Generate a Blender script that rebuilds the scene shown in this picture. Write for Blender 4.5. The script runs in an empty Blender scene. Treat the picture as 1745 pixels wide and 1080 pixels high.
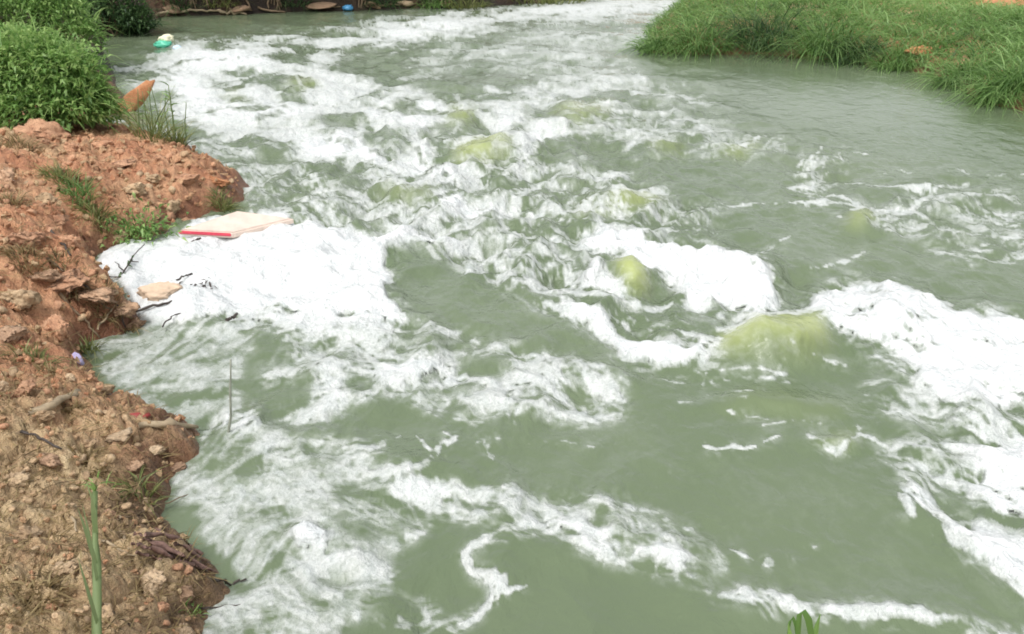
import bpy, bmesh, math, random
import numpy as np
from mathutils import Vector, Matrix
from mathutils.bvhtree import BVHTree

S = bpy.context.scene
C = S.collection
R = math.radians
rng = np.random.default_rng(7)
random.seed(7)

# ---------------------------------------------------------------- camera, sky, sun, exposure
cam_d = bpy.data.cameras.new("camera")
cam = bpy.data.objects.new("camera", cam_d)
C.objects.link(cam)
cam.location = (0, 0, 3.2)
cam.rotation_euler = (R(90 - 23.0), 0, 0)
cam_d.sensor_fit = 'HORIZONTAL'
cam_d.angle = R(55.0)
cam_d.clip_start = 0.05
cam_d.clip_end = 600
S.camera = cam

SUN_EL, SUN_AZ = 58.0, 205.0          # soft light through cloud, from behind the left shoulder
world = bpy.data.worlds.new("World")
S.world = world
world.use_nodes = True
wn = world.node_tree.nodes; wl = world.node_tree.links
sky = wn.new('ShaderNodeTexSky')
sky.sky_type = 'NISHITA'
sky.sun_disc = False
sky.sun_elevation = R(SUN_EL)
sky.sun_rotation = R(SUN_AZ)
sky.air_density = 1.0
sky.dust_density = 3.0
sky.ozone_density = 1.0
hs = wn.new('ShaderNodeHueSaturation')   # a white overcast rather than a blue sky
hs.inputs['Saturation'].default_value = 0.14
wl.new(sky.outputs[0], hs.inputs['Color'])
wl.new(hs.outputs[0], wn['Background'].inputs[0])
wn['Background'].inputs[1].default_value = 0.15

sun_d = bpy.data.lights.new("sun", 'SUN')
sun_d.energy = 1.3
sun_d.angle = R(16)
sun_d.color = (1.0, 0.975, 0.94)
sun = bpy.data.objects.new("sun", sun_d)
C.objects.link(sun)
_az, _el = R(SUN_AZ), R(SUN_EL)
_dir = Vector((math.sin(_az) * math.cos(_el), math.cos(_az) * math.cos(_el), math.sin(_el)))
sun.rotation_euler = _dir.to_track_quat('Z', 'Y').to_euler()

S.view_settings.view_transform = 'Standard'
S.view_settings.look = 'None'
S.view_settings.gamma = 1.0
S.view_settings.use_curve_mapping = False
S.view_settings.exposure = 0.62
S.cycles.filter_width = 1.8
S.cycles.max_bounces = 6
S.cycles.use_adaptive_sampling = True

# ---------------------------------------------------------------- the view the place was measured from
W_PX, H_PX = 1745.0, 1080.0
CAM_H = 3.2
PITCH = math.radians(23.0)
HFOV = math.radians(55.0)
F_PX = W_PX / 2 / math.tan(HFOV / 2)
CP, SP = math.cos(PITCH), math.sin(PITCH)

def rays(px, py):
    dx = (px - W_PX / 2) / F_PX
    dy = -(py - H_PX / 2) / F_PX
    return dx, CP + dy * SP, -SP + dy * CP

def at(px, py, z=0.0):
    """photo measurement -> point of the place at height z"""
    a, b, c = rays(px, py)
    t = (z - CAM_H) / c
    return a * t, b * t, CAM_H + c * t

# ---------------------------------------------------------------- noise
def _h(ix, iy, seed):
    n = (ix.astype(np.int64) * 374761393 + iy.astype(np.int64) * 668265263 + seed * 1274126177) & 0xFFFFFFFF
    n = ((n ^ (n >> 13)) * 1274126177) & 0xFFFFFFFF
    n = ((n ^ (n >> 16)) * 2246822519) & 0xFFFFFFFF
    return (n ^ (n >> 15)) & 0xFFFF

_ANG = np.arange(65536) * (2 * np.pi / 65536)
_CO, _SI = np.cos(_ANG).astype(np.float32), np.sin(_ANG).astype(np.float32)

def perlin(x, y, seed=0):
    x0, y0 = np.floor(x), np.floor(y)
    fx, fy = (x - x0).astype(np.float32), (y - y0).astype(np.float32)
    ix, iy = x0.astype(np.int64), y0.astype(np.int64)
    u = fx * fx * fx * (fx * (fx * 6 - 15) + 10)
    v = fy * fy * fy * (fy * (fy * 6 - 15) + 10)
    def g(ax, ay):
        k = _h(ix + ax, iy + ay, seed)
        return _CO[k] * (fx - ax) + _SI[k] * (fy - ay)
    a = g(0, 0); b = g(1, 0); c = g(0, 1); d = g(1, 1)
    return ((a + u * (b - a)) * (1 - v) + (c + u * (d - c)) * v) * 1.5

def fbm(x, y, seed=0, octv=4, gain=0.5):
    s = 0; a = 1.0; t = 0
    for o in range(octv):
        s = s + a * perlin(x * 2 ** o + 17.3 * o, y * 2 ** o - 9.1 * o, seed + o * 11)
        t += a; a *= gain
    return s / t * 1.4

def sstep(a, b, x):
    t = np.clip((x - a) / (b - a), 0, 1)
    return t * t * (3 - 2 * t)

def box1(a, r, axis):
    if r < 1: return a
    a = np.swapaxes(a, 0, axis)
    p = np.concatenate([np.repeat(a[:1], r + 1, 0), a, np.repeat(a[-1:], r, 0)], 0)
    c = np.cumsum(p, 0, dtype=np.float64)
    o = (c[2 * r + 1:] - c[:-2 * r - 1]) / (2 * r + 1)
    return np.swapaxes(o, 0, axis).astype(np.float32)

def soften(a, r):
    r = int(round(r))
    for _ in range(2):
        a = box1(box1(a, r, 0), r, 1)
    return a

def inside(poly, X, Y):
    c = np.zeros(X.shape, bool)
    n = len(poly)
    for i in range(n):
        x1, y1 = poly[i]; x2, y2 = poly[(i + 1) % n]
        if y1 == y2: continue
        m = (y1 > Y) != (y2 > Y)
        c ^= m & (X < (x2 - x1) * (Y - y1) / (y2 - y1) + x1)
    return c

# ---------------------------------------------------------------- the foam as it drifts on the river
STEP = 2.25
GX = np.arange(-420, 2185, STEP); GY = np.arange(-50, 1245, STEP)
NX, NY = len(GX), len(GY)
PX, PY = np.meshgrid(GX, GY)
WX, WY, _z = at(PX, PY)

# (amount of foam, softness, outline)  painted in order
FOAM = [
 # broken water of the far reach
 (.42, 10, [(1300,-60),(1000,0),(830,14),(640,32),(560,48),(420,58),(250,85),(200,120),(330,330),(560,400),(900,420),(1150,440),(1300,300),(1200,200),(1050,110),(1180,0)]),
 (.66, 5, [(1300,-40),(1180,0),(1000,6),(920,10),(830,17),(740,25),(640,36),(600,46),(500,62),(420,68),(330,74),(290,88),(250,108),(300,120),(420,110),(520,96),(620,84),(700,68),(790,55),(860,40),(950,30),(1060,30),(1170,24)]),
 (.98, 4, [(1180,2),(1000,8),(920,11),(860,16),(845,24),(1000,26),(1070,22),(1150,20)]),
 (.95, 4, [(860,17),(760,27),(690,45),(620,60),(520,78),(440,92),(480,98),(560,88),(640,78),(720,64),(800,50),(850,32)]),
 (.12, 4, [(480,62),(540,58),(600,54),(640,48),(600,62),(540,70),(480,74),(440,74)]),
 (.30, 5, [(830,48),(990,34),(1120,32),(1100,60),(1060,110),(960,120),(860,105),(780,110),(700,100),(720,76)]),
 (.05, 6, [(580,92),(640,82),(700,90),(705,110),(690,128),(640,135),(580,132),(575,112)]),
 (.08, 6, [(700,140),(860,120),(900,140),(880,172),(800,176),(760,168),(700,158),(640,150)]),
 (.42, 6, [(690,88),(790,92),(860,104),(840,125),(760,118),(690,112)]),
 (.40, 8, [(905,120),(980,108),(1080,115),(1110,140),(1060,160),(1000,165),(930,150)]),
 (.62, 6, [(900,168),(940,152),(1000,150),(1040,168),(1010,176),(940,178)]),
 (.10, 6, [(920,185),(960,178),(1040,180),(1060,200),(1020,222),(970,220),(930,205)]),
 (.42, 6, [(1010,196),(1090,196),(1180,200),(1195,225),(1120,228),(1040,232),(1000,226)]),
 (.34, 12, [(1110,145),(1180,140),(1260,170),(1240,195),(1150,200),(1100,180)]),
 # left arm
 (.95, 4, [(248,118),(290,100),(350,92),(420,88),(450,98),(470,108),(540,112),(580,136),(615,146),(560,146),(480,132),(400,128),(340,134),(290,128)]),
 (.74, 6, [(270,130),(340,128),(420,136),(560,150),(660,160),(720,165),(700,240),(640,240),(540,215),(430,215),(340,205),(290,190),(300,160)]),
 (.97, 4, [(290,128),(340,150),(380,165),(420,175),(460,185),(520,192),(540,206),(470,205),(360,203),(310,196),(330,182),(300,150)]),
 (.90, 4, [(280,186),(340,192),(440,205),(480,208),(440,212),(330,206),(285,200)]),
 (.18, 3, [(455,98),(490,90),(530,96),(545,104),(540,112),(500,112)]),
 (.15, 4, [(345,138),(390,136),(412,150),(400,165),(372,158),(352,150)]),
 (.06, 4, [(440,136),(500,130),(556,140),(530,152),(515,172),(482,172),(478,156),(450,148)]),
 (.95, 4, [(465,126),(520,122),(570,138),(616,147),(570,150),(530,138),(490,133)]),
 (.10, 4, [(540,212),(560,200),(600,188),(612,190),(612,214),(570,222),(520,222),(430,216),(350,212),(350,207),(440,209)]),
 (.85, 5, [(430,215),(520,224),(600,220),(640,232),(660,262),(560,262),(500,245),(430,235),(340,228),(330,216)]),
 (.20, 4, [(618,222),(660,226),(695,250),(690,258),(640,250),(622,236)]),
 (.04, 5, [(425,252),(470,250),(500,258),(500,274),(450,280),(420,272)]),
 (.03, 3, [(505,280),(540,277),(600,280),(618,288),(622,318),(590,322),(556,318),(520,300)]),
 (.88, 5, [(505,250),(640,255),(680,275),(640,285),(600,278),(520,274)]),
 (.44, 6, [(300,215),(420,238),(440,262),(420,300),(340,262),(300,240)]),
 (.48, 6, [(420,286),(500,285),(560,325),(640,330),(720,355),(640,400),(560,388),(480,350),(420,320)]),
 (.60, 5, [(520,308),(580,318),(630,330),(690,348),(680,358),(620,345),(560,334),(530,322)]),
 # central boil
 (.97, 4, [(650,166),(700,162),(768,170),(764,186),(748,212),(728,242),(738,272),(800,292),(860,292),(808,318),(770,330),(650,322),(620,290),(660,272),(705,262),(700,225),(660,215),(640,190)]),
 (.25, 3, [(680,172),(720,164),(720,178),(700,188),(660,192)]),
 (.22, 3, [(650,222),(690,230),(694,252),(660,256),(645,240)]),
 (.30, 3, [(640,296),(688,300),(700,308),(690,314),(640,306)]),
 (.95, 4, [(786,182),(820,180),(865,175),(890,195),(935,214),(970,222),(1000,230),(984,238),(930,246),(914,266),(912,284),(886,286),(882,262),(868,238),(820,228),(812,214),(800,198)]),
 (.12, 3, [(815,206),(832,212),(838,220),(812,220),(800,214)]),
 (.12, 3, [(868,222),(892,218),(888,228),(870,230)]),
 (.18, 3, [(822,190),(842,196),(858,206),(842,206)]),
 (.20, 4, [(748,212),(790,186),(815,186),(812,205),(788,216),(764,214)]),
 (.16, 4, [(735,242),(760,232),(830,238),(872,242),(880,264),(860,276),(830,286),(770,284),(750,262)]),
 (.10, 3, [(776,332),(820,316),(880,308),(892,318),(860,336),(812,346),(790,342)]),
 (.93, 4, [(800,318),(850,300),(890,282),(930,282),(1000,294),(1084,289),(1060,304),(1034,312),(990,302),(920,296),(880,304),(830,312)]),
 (.45, 5, [(920,296),(1000,302),(1040,314),(1060,340),(1000,352),(940,350),(900,330)]),
 (.05, 4, [(912,258),(990,240),(1040,250),(1070,262),(1200,270),(1320,290),(1340,320),(1330,344),(1160,352),(1090,330),(1070,306),(1090,288),(1000,288),(940,280)]),
 (.97, 4, [(742,330),(776,340),(800,352),(870,352),(905,350),(890,370),(860,378),(800,374),(770,368),(740,356)]),
 (.64, 6, [(640,345),(740,350),(790,375),(860,382),(940,400),(1000,410),(960,430),(880,420),(800,405),(640,396),(560,390)]),
 (.05, 4, [(580,372),(620,366),(650,372),(646,386),(612,388)]),
 (.10, 4, [(640,332),(740,330),(752,342),(700,346),(650,344)]),
 (.55, 5, [(880,350),(960,356),(980,372),(940,390),(890,384)]),
 # left raft
 (.46, 8, [(770,400),(860,405),(960,430),(1000,470),(1010,500),(960,510),(880,500),(800,475),(790,440)]),
 (.62, 6, [(730,402),(800,412),(850,444),(900,468),(1000,496),(1120,520),(1100,540),(1000,520),(900,494),(810,480),(800,462),(790,440),(720,426)]),
 (1.1, 2.5, [(150,462),(160,440),(190,424),(250,418),(290,398),(340,380),(400,370),(480,370),(530,384),(560,396),(640,400),(720,402),(780,410),(800,424),(780,430),(720,427),(664,434),(654,448),(656,470),(666,488),(660,506),(690,530),(716,549),(690,556),(600,548),(530,540),(440,526),(400,540),(340,552),(270,556),(235,542),(225,520),(170,484)]),
 (.03, 3, [(660,436),(715,428),(786,446),(800,478),(868,512),(940,540),(985,552),(1030,574),(1058,602),(1050,607),(960,604),(880,594),(790,572),(718,552),(690,532),(666,506),(672,488),(660,470)]),
 # middle right
 (.97, 4, [(980,420),(1000,408),(1040,396),(1100,404),(1126,432),(1180,428),(1225,432),(1290,450),(1312,470),(1320,508),(1345,530),(1300,542),(1250,540),(1215,552),(1160,536),(1130,486),(1080,452),(1020,442),(976,432)]),
 (.70, 3, [(1010,385),(1060,390),(1090,408),(1060,412),(1020,402)]),
 (.10, 3, [(1036,456),(1070,450),(1104,460),(1140,480),(1152,500),(1140,518),(1120,526),(1080,522),(1060,505),(1040,480)]),
 (.92, 3, [(984,496),(990,470),(1008,452),(1026,450),(1030,476),(1048,490),(1062,500),(1060,516),(1030,508)]),
 (.12, 3, [(1200,530),(1222,522),(1240,530),(1210,545),(1180,556),(1160,548)]),
 (.95, 3, [(868,516),(930,512),(985,522),(1030,540),(1100,545),(1160,560),(1202,584),(1250,552),(1300,542),(1400,538),(1408,548),(1340,550),(1270,560),(1228,582),(1204,625),(1130,634),(1072,632),(1056,606),(1040,580),(985,550),(940,536)]),
 (.30, 4, [(1050,546),(1110,548),(1160,570),(1190,584),(1170,600),(1110,590),(1060,570)]),
 (.12, 4, [(1200,604),(1240,580),(1300,558),(1380,546),(1405,562),(1420,590),(1400,612),(1300,622),(1210,626)]),
 (.05, 2, [(1318,480),(1345,470),(1385,470),(1395,488),(1386,512),(1370,526),(1352,530),(1338,516)]),
 (.93, 3.5, [(1340,532),(1366,528),(1388,510),(1396,492),(1440,480),(1500,488),(1560,496),(1620,516),(1640,530),(1690,536),(1745,550),(2200,600),(2200,1010),(1900,1010),(1745,905),(1690,888),(1660,862),(1630,842),(1590,826),(1540,806),(1500,774),(1610,746),(1530,724),(1482,706),(1460,680),(1478,668),(1540,664),(1572,640),(1532,610),(1452,592),(1420,580),(1400,548)]),
 (.25, 4, [(1440,606),(1530,612),(1530,640),(1480,636)]),
 (.55, 4, [(1465,668),(1560,650),(1620,690),(1700,700),(1745,690),(1745,760),(1640,760),(1530,726),(1480,704)]),
 (.62, 4, [(1500,774),(1600,752),(1680,776),(1700,812),(1640,846),(1590,828),(1540,808)]),
 (.82, 4, [(1545,834),(1590,836),(1616,850),(1622,872),(1680,892),(1745,915),(1900,1000),(2000,1080),(1800,1080),(1740,1004),(1708,990),(1690,968),(1650,950),(1606,920),(1602,896),(1552,886),(1548,860)]),
 (.96, 3, [(1690,930),(1745,950),(1830,1020),(1790,1040),(1720,992),(1700,965)]),
 (.05, 3, [(1562,826),(1600,832),(1645,848),(1672,866),(1690,888),(1640,882),(1618,868),(1604,846)]),
 (.05, 3, [(1530,712),(1580,722),(1610,744),(1590,748),(1550,734)]),
 # right back eddies
 (.58, 6, [(1350,300),(1380,262),(1440,250),(1450,268),(1400,300),(1420,330),(1360,345)]),
 (.56, 5, [(1440,345),(1540,350),(1600,335),(1620,350),(1560,375),(1600,385),(1740,392),(1745,412),(1600,404),(1480,392)]),
 (.52, 6, [(1580,330),(1700,320),(1745,350),(1745,380),(1640,380)]),
 (.56, 6, [(1580,415),(1660,420),(1745,430),(1745,452),(1660,450),(1600,436)]),
 (.4, 6, [(1260,445),(1330,428),(1350,440),(1300,456)]),
 (.48, 6, [(1190,205),(1280,225),(1350,240),(1330,262),(1260,250),(1190,236)]),
 # lower left lace
 (.40, 8, [(150,580),(240,556),(340,548),(420,532),(440,600),(420,690),(380,700),(300,730),(240,690),(180,640)]),
 (.62, 5, [(290,556),(400,536),(640,548),(720,550),(800,573),(880,597),(950,612),(1050,624),(1068,690),(1056,716),(950,722),(850,714),(790,702),(700,690),(650,684),(600,700),(560,722),(480,712),(460,704),(520,690),(530,650),(480,640),(480,600),(430,560),(330,580)]),
 (.82, 4, [(420,530),(520,540),(690,552),(660,570),(560,572),(460,565),(400,548)]),
 (.92, 4, [(640,630),(700,616),(790,620),(830,640),(900,644),(940,650),(880,656),(760,662),(680,664),(640,656)]),
 (.80, 4, [(520,600),(570,606),(640,620),(640,640),(560,640),(540,620)]),
 (.80, 4, [(530,640),(600,645),(640,668),(620,700),(560,718),(510,704),(545,690),(560,664)]),
 (.20, 3, [(545,596),(600,592),(612,604),(580,612),(550,610)]),
 (.06, 3, [(405,606),(440,602),(500,612),(520,640),(526,668),(500,694),(462,700),(420,676)]),
 (.06, 3, [(440,575),(480,575),(484,604),(458,614),(440,604)]),
 (.80, 3, [(440,646),(480,632),(520,626),(500,640),(460,652)]),
 (.10, 3, [(768,606),(820,600),(878,618),(886,634),(860,642),(810,632),(780,622)]),
 (.08, 2.5, [(584,652),(622,648),(630,668),(600,674)]),
 (.08, 3, [(680,566),(760,574),(820,592),(760,590),(690,582)]),
 (.75, 4, [(860,640),(960,636),(1030,650),(1066,690),(1050,712),(950,700),(880,690),(800,680),(860,664)]),
 (.12, 4, [(680,664),(800,660),(840,668),(800,682),(720,676)]),
 (.80, 3, [(780,706),(840,692),(920,700),(1010,710),(1040,720),(940,720),(860,712)]),
 # clear tongue
 (.02, 4, [(545,722),(600,694),(650,688),(780,704),(860,718),(1000,726),(1200,735),(1400,740),(1500,790),(1545,840),(1550,890),(1600,930),(1690,980),(1745,1010),(1745,1080),(1640,1060),(1500,1040),(1350,1015),(1240,950),(1130,890),(1060,845),(950,846),(860,826),(760,818),(640,760),(560,740)]),
 # near bank scum
 (.52, 6, [(300,760),(360,730),(392,690),(432,704),(452,734),(560,746),(604,766),(650,782),(640,800),(622,816),(760,826),(850,842),(980,852),(900,880),(830,884),(740,872),(690,876),(640,900),(600,884),(520,880),(450,896),(330,905),(290,880),(300,820)]),
 (.85, 4, [(372,700),(400,690),(440,706),(448,736),(410,746),(380,736)]),
 (.80, 5, [(440,742),(500,750),(540,790),(520,810),(460,800),(430,770)]),
 (.85, 4, [(500,830),(560,822),(590,850),(560,862),(520,846)]),
 (.15, 4, [(520,780),(545,778),(548,794),(524,796)]),
 (.06, 4, [(640,776),(680,752),(716,748),(722,770),(700,792),(656,800)]),
 (.05, 3, [(618,824),(654,822),(656,838),(624,840)]),
 (.25, 5, [(560,860),(640,862),(740,880),(730,900),(640,905),(560,895)]),
 # near band
 (.66, 4, [(645,812),(690,806),(780,824),(880,828),(950,848),(1060,846),(1085,870),(1130,900),(1190,930),(1240,948),(1240,968),(1210,962),(1190,968),(1235,1008),(1290,998),(1352,1020),(1356,1042),(1300,1032),(1240,1022),(1180,992),(1150,986),(1110,960),(1050,950),(960,928),(935,905),(880,914),(850,920),(800,936),(780,942),(790,926),(840,906),(880,886),(800,888),(740,870),(650,840)]),
 (.92, 3, [(655,826),(720,812),(780,824),(786,836),(740,842),(700,850),(660,842)]),
 (.92, 3, [(840,908),(900,890),(960,884),(1030,900),(1060,908),(1120,926),(1180,934),(1200,966),(1150,972),(1060,950),(970,932),(935,904),(880,916)]),
 (.20, 3, [(955,908),(980,900),(984,912),(962,918)]),
 (.12, 2.5, [(1040,916),(1130,922),(1160,934),(1060,926)]),
 (.06, 4, [(1030,848),(1052,846),(1060,870),(1100,890),(1090,896),(1040,874)]),
 (.20, 3, [(1180,966),(1222,964),(1232,985),(1200,994)]),
 # pool by the near bank
 (.52, 5, [(340,920),(400,890),(480,882),(560,888),(640,905),(700,902),(735,896),(720,912),(690,930),(672,958),(690,985),(690,1012),(640,1030),(590,1040),(700,1042),(620,1058),(590,1076),(560,1200),(300,1200),(420,1000),(360,950)]),
 (.10, 4, [(560,890),(640,884),(670,900),(650,935),(620,938),(590,910)]),
 (1.1, 3, [(478,912),(490,902),(540,904),(572,918),(566,932),(500,932)]),
 (.90, 4, [(480,930),(570,930),(640,938),(670,952),(690,985),(660,1000),(620,985),(560,970),(530,990),(560,1008),(600,1016),(560,1022),(520,1012),(500,985)]),
 (.15, 3, [(532,984),(560,976),(610,982),(620,996),(570,1004),(540,1000)]),
 (.06, 3, [(470,950),(482,950),(500,990),(530,1016),(580,1026),(600,1034),(560,1036),(510,1020),(484,990)]),
 (.80, 4, [(676,1040),(710,1030),(742,1028),(738,1048),(720,1080),(730,1120),(670,1120),(672,1060)]),
 (.45, 6, [(300,1000),(420,1020),(560,1040),(540,1120),(300,1120)]),
 (.04, 6, [(240,870),(300,850),(350,866),(352,892),(320,910),(270,900)]),
]
# (amount, [(x, y, half width) ...])
STRANDS = [
 (.5, [(1130,648,2),(1200,654,3),(1280,646,3),(1350,650,2)]),
 (.5, [(1420,560,3),(1440,590,4),(1500,618,5),(1540,640,4)]),
 (.45, [(1300,730,2),(1360,716,3),(1440,724,2)]),
 (.45, [(760,744,2),(800,760,3),(850,752,2)]),
 (.45, [(900,760,2),(960,752,2),(1020,764,2)]),
 (.45, [(1140,890,3),(1190,900,4),(1226,912,3)]),
 (.5, [(700,690,3),(760,716,4),(820,722,3)]),
 (.95, [(1196,622,7),(1222,592,9),(1262,564,9),(1312,548,8),(1372,542,6),(1400,546,5)]),
 (.9, [(990,494,4),(1000,470,5),(1020,456,5),(1032,480,3),(1052,500,6),(1062,518,5),(1100,530,4),(1140,520,3)]),
 (.6, [(1580,300,1.4),(1640,292,2.1),(1690,302,2.1),(1745,296,1.4)]),
 (.6, [(1690,340,2.1),(1720,352,3.5),(1745,360,2.8)]),
 (.6, [(1620,370,2.1),(1680,376,2.8),(1750,388,2.8)]),
 (.6, [(1500,300,1.4),(1530,288,2.1),(1560,296,1.4)]),
 (.55, [(1130,400,1.4),(1180,392,2.1),(1230,394,1.4)]),
 (.55, [(1000,340,2),(1060,330,3)]),
 (.7, [(1480,430,2.1),(1440,446,3.5),(1420,452,2.1)]),
 (.6, [(940,236,3),(1000,226,3),(1060,222,3),(1100,214,2)]),
 (.6, [(970,192,2),(1010,186,4),(1050,194,3)]),
 (.7, [(760,252,3),(800,240,3),(868,236,3)]),
 (.7, [(756,204,3),(786,184,4),(820,180,4)]),
 (.55, [(1200,672,2),(1260,676,3),(1330,670,2)]),
 (.5, [(1340,600,2),(1390,616,3),(1440,628,3)]),
 (.7, [(1470,400,2.1),(1500,396,2.1),(1560,404,2.1)]),
 (.95, [(900,892,7),(846,910,8),(800,932,8),(788,944,6),(804,968,7),(838,984,11),(858,1000,12),(852,1016,8),(822,1048,8),(800,1062,6),(740,1078,8),(690,1092,10)]),
 (.85, [(852,1014,6),(876,1008,6),(902,1002,3)]),
 (.95, [(622,812,5),(680,806,8),(716,800,9),(746,776,8),(786,746,3)]),
 (.8, [(590,762,6),(636,772,8),(660,756,6),(684,742,2)]),
 (.85, [(708,744,2),(718,758,5),(730,774,6)]),
 (.5, [(820,752,5),(836,776,7),(850,790,3)]),
 (1., [(1200,763,2),(1216,769,4),(1252,769,4),(1284,763,2)]),
 (.8, [(1300,758,2),(1318,752,3),(1333,747,1.5)]),
 (.75, [(1240,934,2.5),(1262,950,3),(1290,960,3)]),
 (.55, [(1290,961,6),(1330,966,7),(1364,958,6),(1392,936,2)]),
 (.45, [(1134,802,3),(1124,820,2),(1106,838,4)]),
 (.5, [(1100,870,10),(1150,890,4)]),
 (.9, [(1240,1012,9),(1300,1014,9),(1352,1028,10)]),
 (.95, [(1352,1034,6),(1390,1044,12),(1460,1050,14),(1540,1056,12),(1640,1076,12),(1760,1100,16)]),
 (.9, [(1345,320,3.5),(1400,330,4.9),(1450,345,4.9),(1484,352,3.5)]),
 (.95, [(1344,352,3.5),(1400,348,4.9),(1460,350,4.2),(1510,356,4.9),(1550,364,6.3)]),
 (.9, [(1440,309,2.1),(1490,318,2.8),(1540,322,3.5),(1586,322,4.2)]),
 (.9, [(1540,366,6.3),(1566,346,5.6),(1590,326,4.9),(1612,316,2.8),(1650,310,2.1)]),
 (.7, [(1356,282,1.4),(1386,268,2.8),(1402,252,2.1)]),
 (.7, [(1406,298,2.1),(1440,282,2.8),(1424,264,2.1),(1440,254,2.1),(1478,264,2.8)]),
 (.7, [(1160,360,1.4),(1220,351,2.1),(1290,349,2.1),(1332,352,2.8)]),
 (.6, [(1148,372,1.4),(1180,390,2.1)]),
 (.7, [(1420,378,1.4),(1450,378,2.1)]),
 (.7, [(1380,460,2.1),(1430,446,2.8),(1462,438,2.1)]),
 (.75, [(1286,448,2.8),(1306,428,2.8),(1350,402,2.1)]),
 (.7, [(1500,385,2.1),(1580,392,2.8),(1680,402,2.8),(1760,410,2.8)]),
 (.6, [(1640,432,2.1),(1700,436,2.8),(1760,440,2.1)]),
 (.8, [(1050,348,3),(1090,336,4),(1126,332,2.8),(1150,338,1.4)]),
 (.7, [(980,352,8),(1010,362,6),(1040,370,3)]),
 (.7, [(1106,230,2.1),(1120,206,2.8),(1160,202,2.8),(1190,206,2.1)]),
 (.8, [(900,174,2),(960,180,3),(1020,182,4),(1062,192,3)]),
 (.55, [(860,72,2),(940,62,3),(990,58,3),(1100,46,3)]),
 (.55, [(820,92,3),(900,80,3),(980,72,3),(1070,58,2)]),
 (.6, [(700,112,3),(740,104,4),(800,96,3)]),
 (.6, [(720,60,3),(800,62,3),(850,50,3)]),
 (.55, [(840,38,3),(900,44,3),(980,36,2)]),
 (.6, [(820,155,3),(850,157,4),(868,159,2)]),
 (.6, [(1040,138,5),(1062,140,6)]),
 (.65, [(1380,742,4),(1426,768,6),(1460,748,4)]),
 (.6, [(1450,742,3),(1490,750,3),(1510,762,3)]),
 (.5, [(1200,640,2),(1290,634,3),(1350,640,2)]),
 (.45, [(1150,690,2),(1220,684,3),(1290,690,2)]),
 (.45, [(1170,715,2),(1230,706,3),(1310,718,2)]),
 (.45, [(1405,640,2),(1440,645,3),(1452,652,2)]),
 (.9, [(300,176,3),(360,190,4),(430,196,3)]),
 (.8, [(240,108,3),(214,118,4),(180,118,3),(160,112,2)]),
 (.7, [(150,216,5),(190,210,6),(212,206,3)]),
 (.75, [(255,135,4),(300,142,5),(330,150,3)]),
 (.75, [(560,420,2),(700,404,5),(800,414,5),(846,440,4)]),
 (.7, [(800,470,4),(850,482,4),(900,494,5),(960,500,4)]),
 (.6, [(900,448,3),(960,462,4),(1010,470,3)]),
 (.8, [(380,395,12),(470,385,12),(560,400,10),(640,404,8)]),
 (.6, [(480,585,3),(560,590,4),(640,600,4),(720,600,3)]),
 (.7, [(720,552,4),(790,574,4),(880,598,5),(960,616,4)]),
 (.5, [(330,590,3),(390,570,4),(440,565,3)]),
 (.5, [(310,640,3),(350,622,4),(400,602,3)]),
]
# smooth standing waves: (x, y, half width, half height, rise in metres, painted yellow light of the crest)
WAVES = [
 (1325,584,105,50,.20,1.),(1075,478,44,36,.17,.9),(820,258,64,28,.18,.9),(785,198,40,20,.12,.9),(1365,500,28,34,-.07,.1),
 (1090,348,60,18,.09,.9),(1020,366,40,12,.08,.8),(1460,380,44,20,.08,.8),(985,195,60,18,.13,.6),(1140,250,40,12,.08,.6),
 (1255,256,44,12,.06,.7),(690,338,60,12,.10,.6),(515,143,48,12,.12,.7),(960,210,40,14,.08,.4),(1130,215,60,16,.08,.5),
 (1100,505,60,30,-.06,0.),(1560,350,30,20,-.08,0),(1540,345,22,12,.06,.5),(1430,305,60,22,-.08,0),(1640,345,60,24,.08,.0),
 (700,220,60,40,.12,0),(890,250,40,30,.14,0),(1010,475,26,24,.16,.1),(1240,465,90,32,.12,0),(1560,560,140,50,.14,0),(1430,756,50,14,.06,.5),
 (560,350,60,16,.06,.1),(830,330,60,14,-.07,0),(640,110,60,20,-.06,0),(800,150,90,20,.06,.3),(1300,690,160,22,.05,.30),
 (525,918,46,16,.05,0),(580,990,50,20,-.06,0),(1680,700,90,40,.08,0),(1180,440,60,20,.08,0),(420,110,110,24,.08,0),(340,150,60,16,-.04,.1),
 (1060,60,120,18,.07,.0),(900,90,120,14,.06,.0),(1000,110,120,12,-.05,0),(760,50,120,12,.06,0),
]
FLOW = [(900,30,1,-.12),(400,80,1,-.12),(250,120,1,-.2),(300,190,1,.18),(450,150,1,.15),(500,210,1,.1),(600,260,1,.12),(480,300,1,.3),(560,370,1,.22),(690,200,.9,.3),
 (780,300,1,-.2),(900,250,1,-.2),(850,330,1,-.32),(1000,300,1,.15),(960,340,1,.2),(800,430,1,.35),(900,480,1,.4),(1000,560,1,.5),(1120,600,1,.1),(1150,430,1,.3),(1250,500,1,.3),
 (1300,560,1,-.35),(1500,340,1,.15),(1380,270,1,-.5),(1700,420,1,.1),(1600,550,1,.3),(1700,750,1,.45),(1650,900,1,.6),(600,560,1,.1),(700,650,1,-.05),(950,690,1,.05),(350,600,1,-.45),(250,620,1,-.5),
 (400,800,1,-.9),(500,830,1,.3),(600,780,1,.2),(700,840,1,.08),(1000,900,1,.25),(1250,980,1,.35),(1500,1050,1,.15),(430,950,1,-.6),(520,1000,.5,.9),(600,1010,1,-.1),(650,940,1,.4),(400,1060,1,-.2),(1000,130,1,-.1),(800,100,1,-.15),(1150,160,1,.1),(1600,200,1,.02)]

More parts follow.
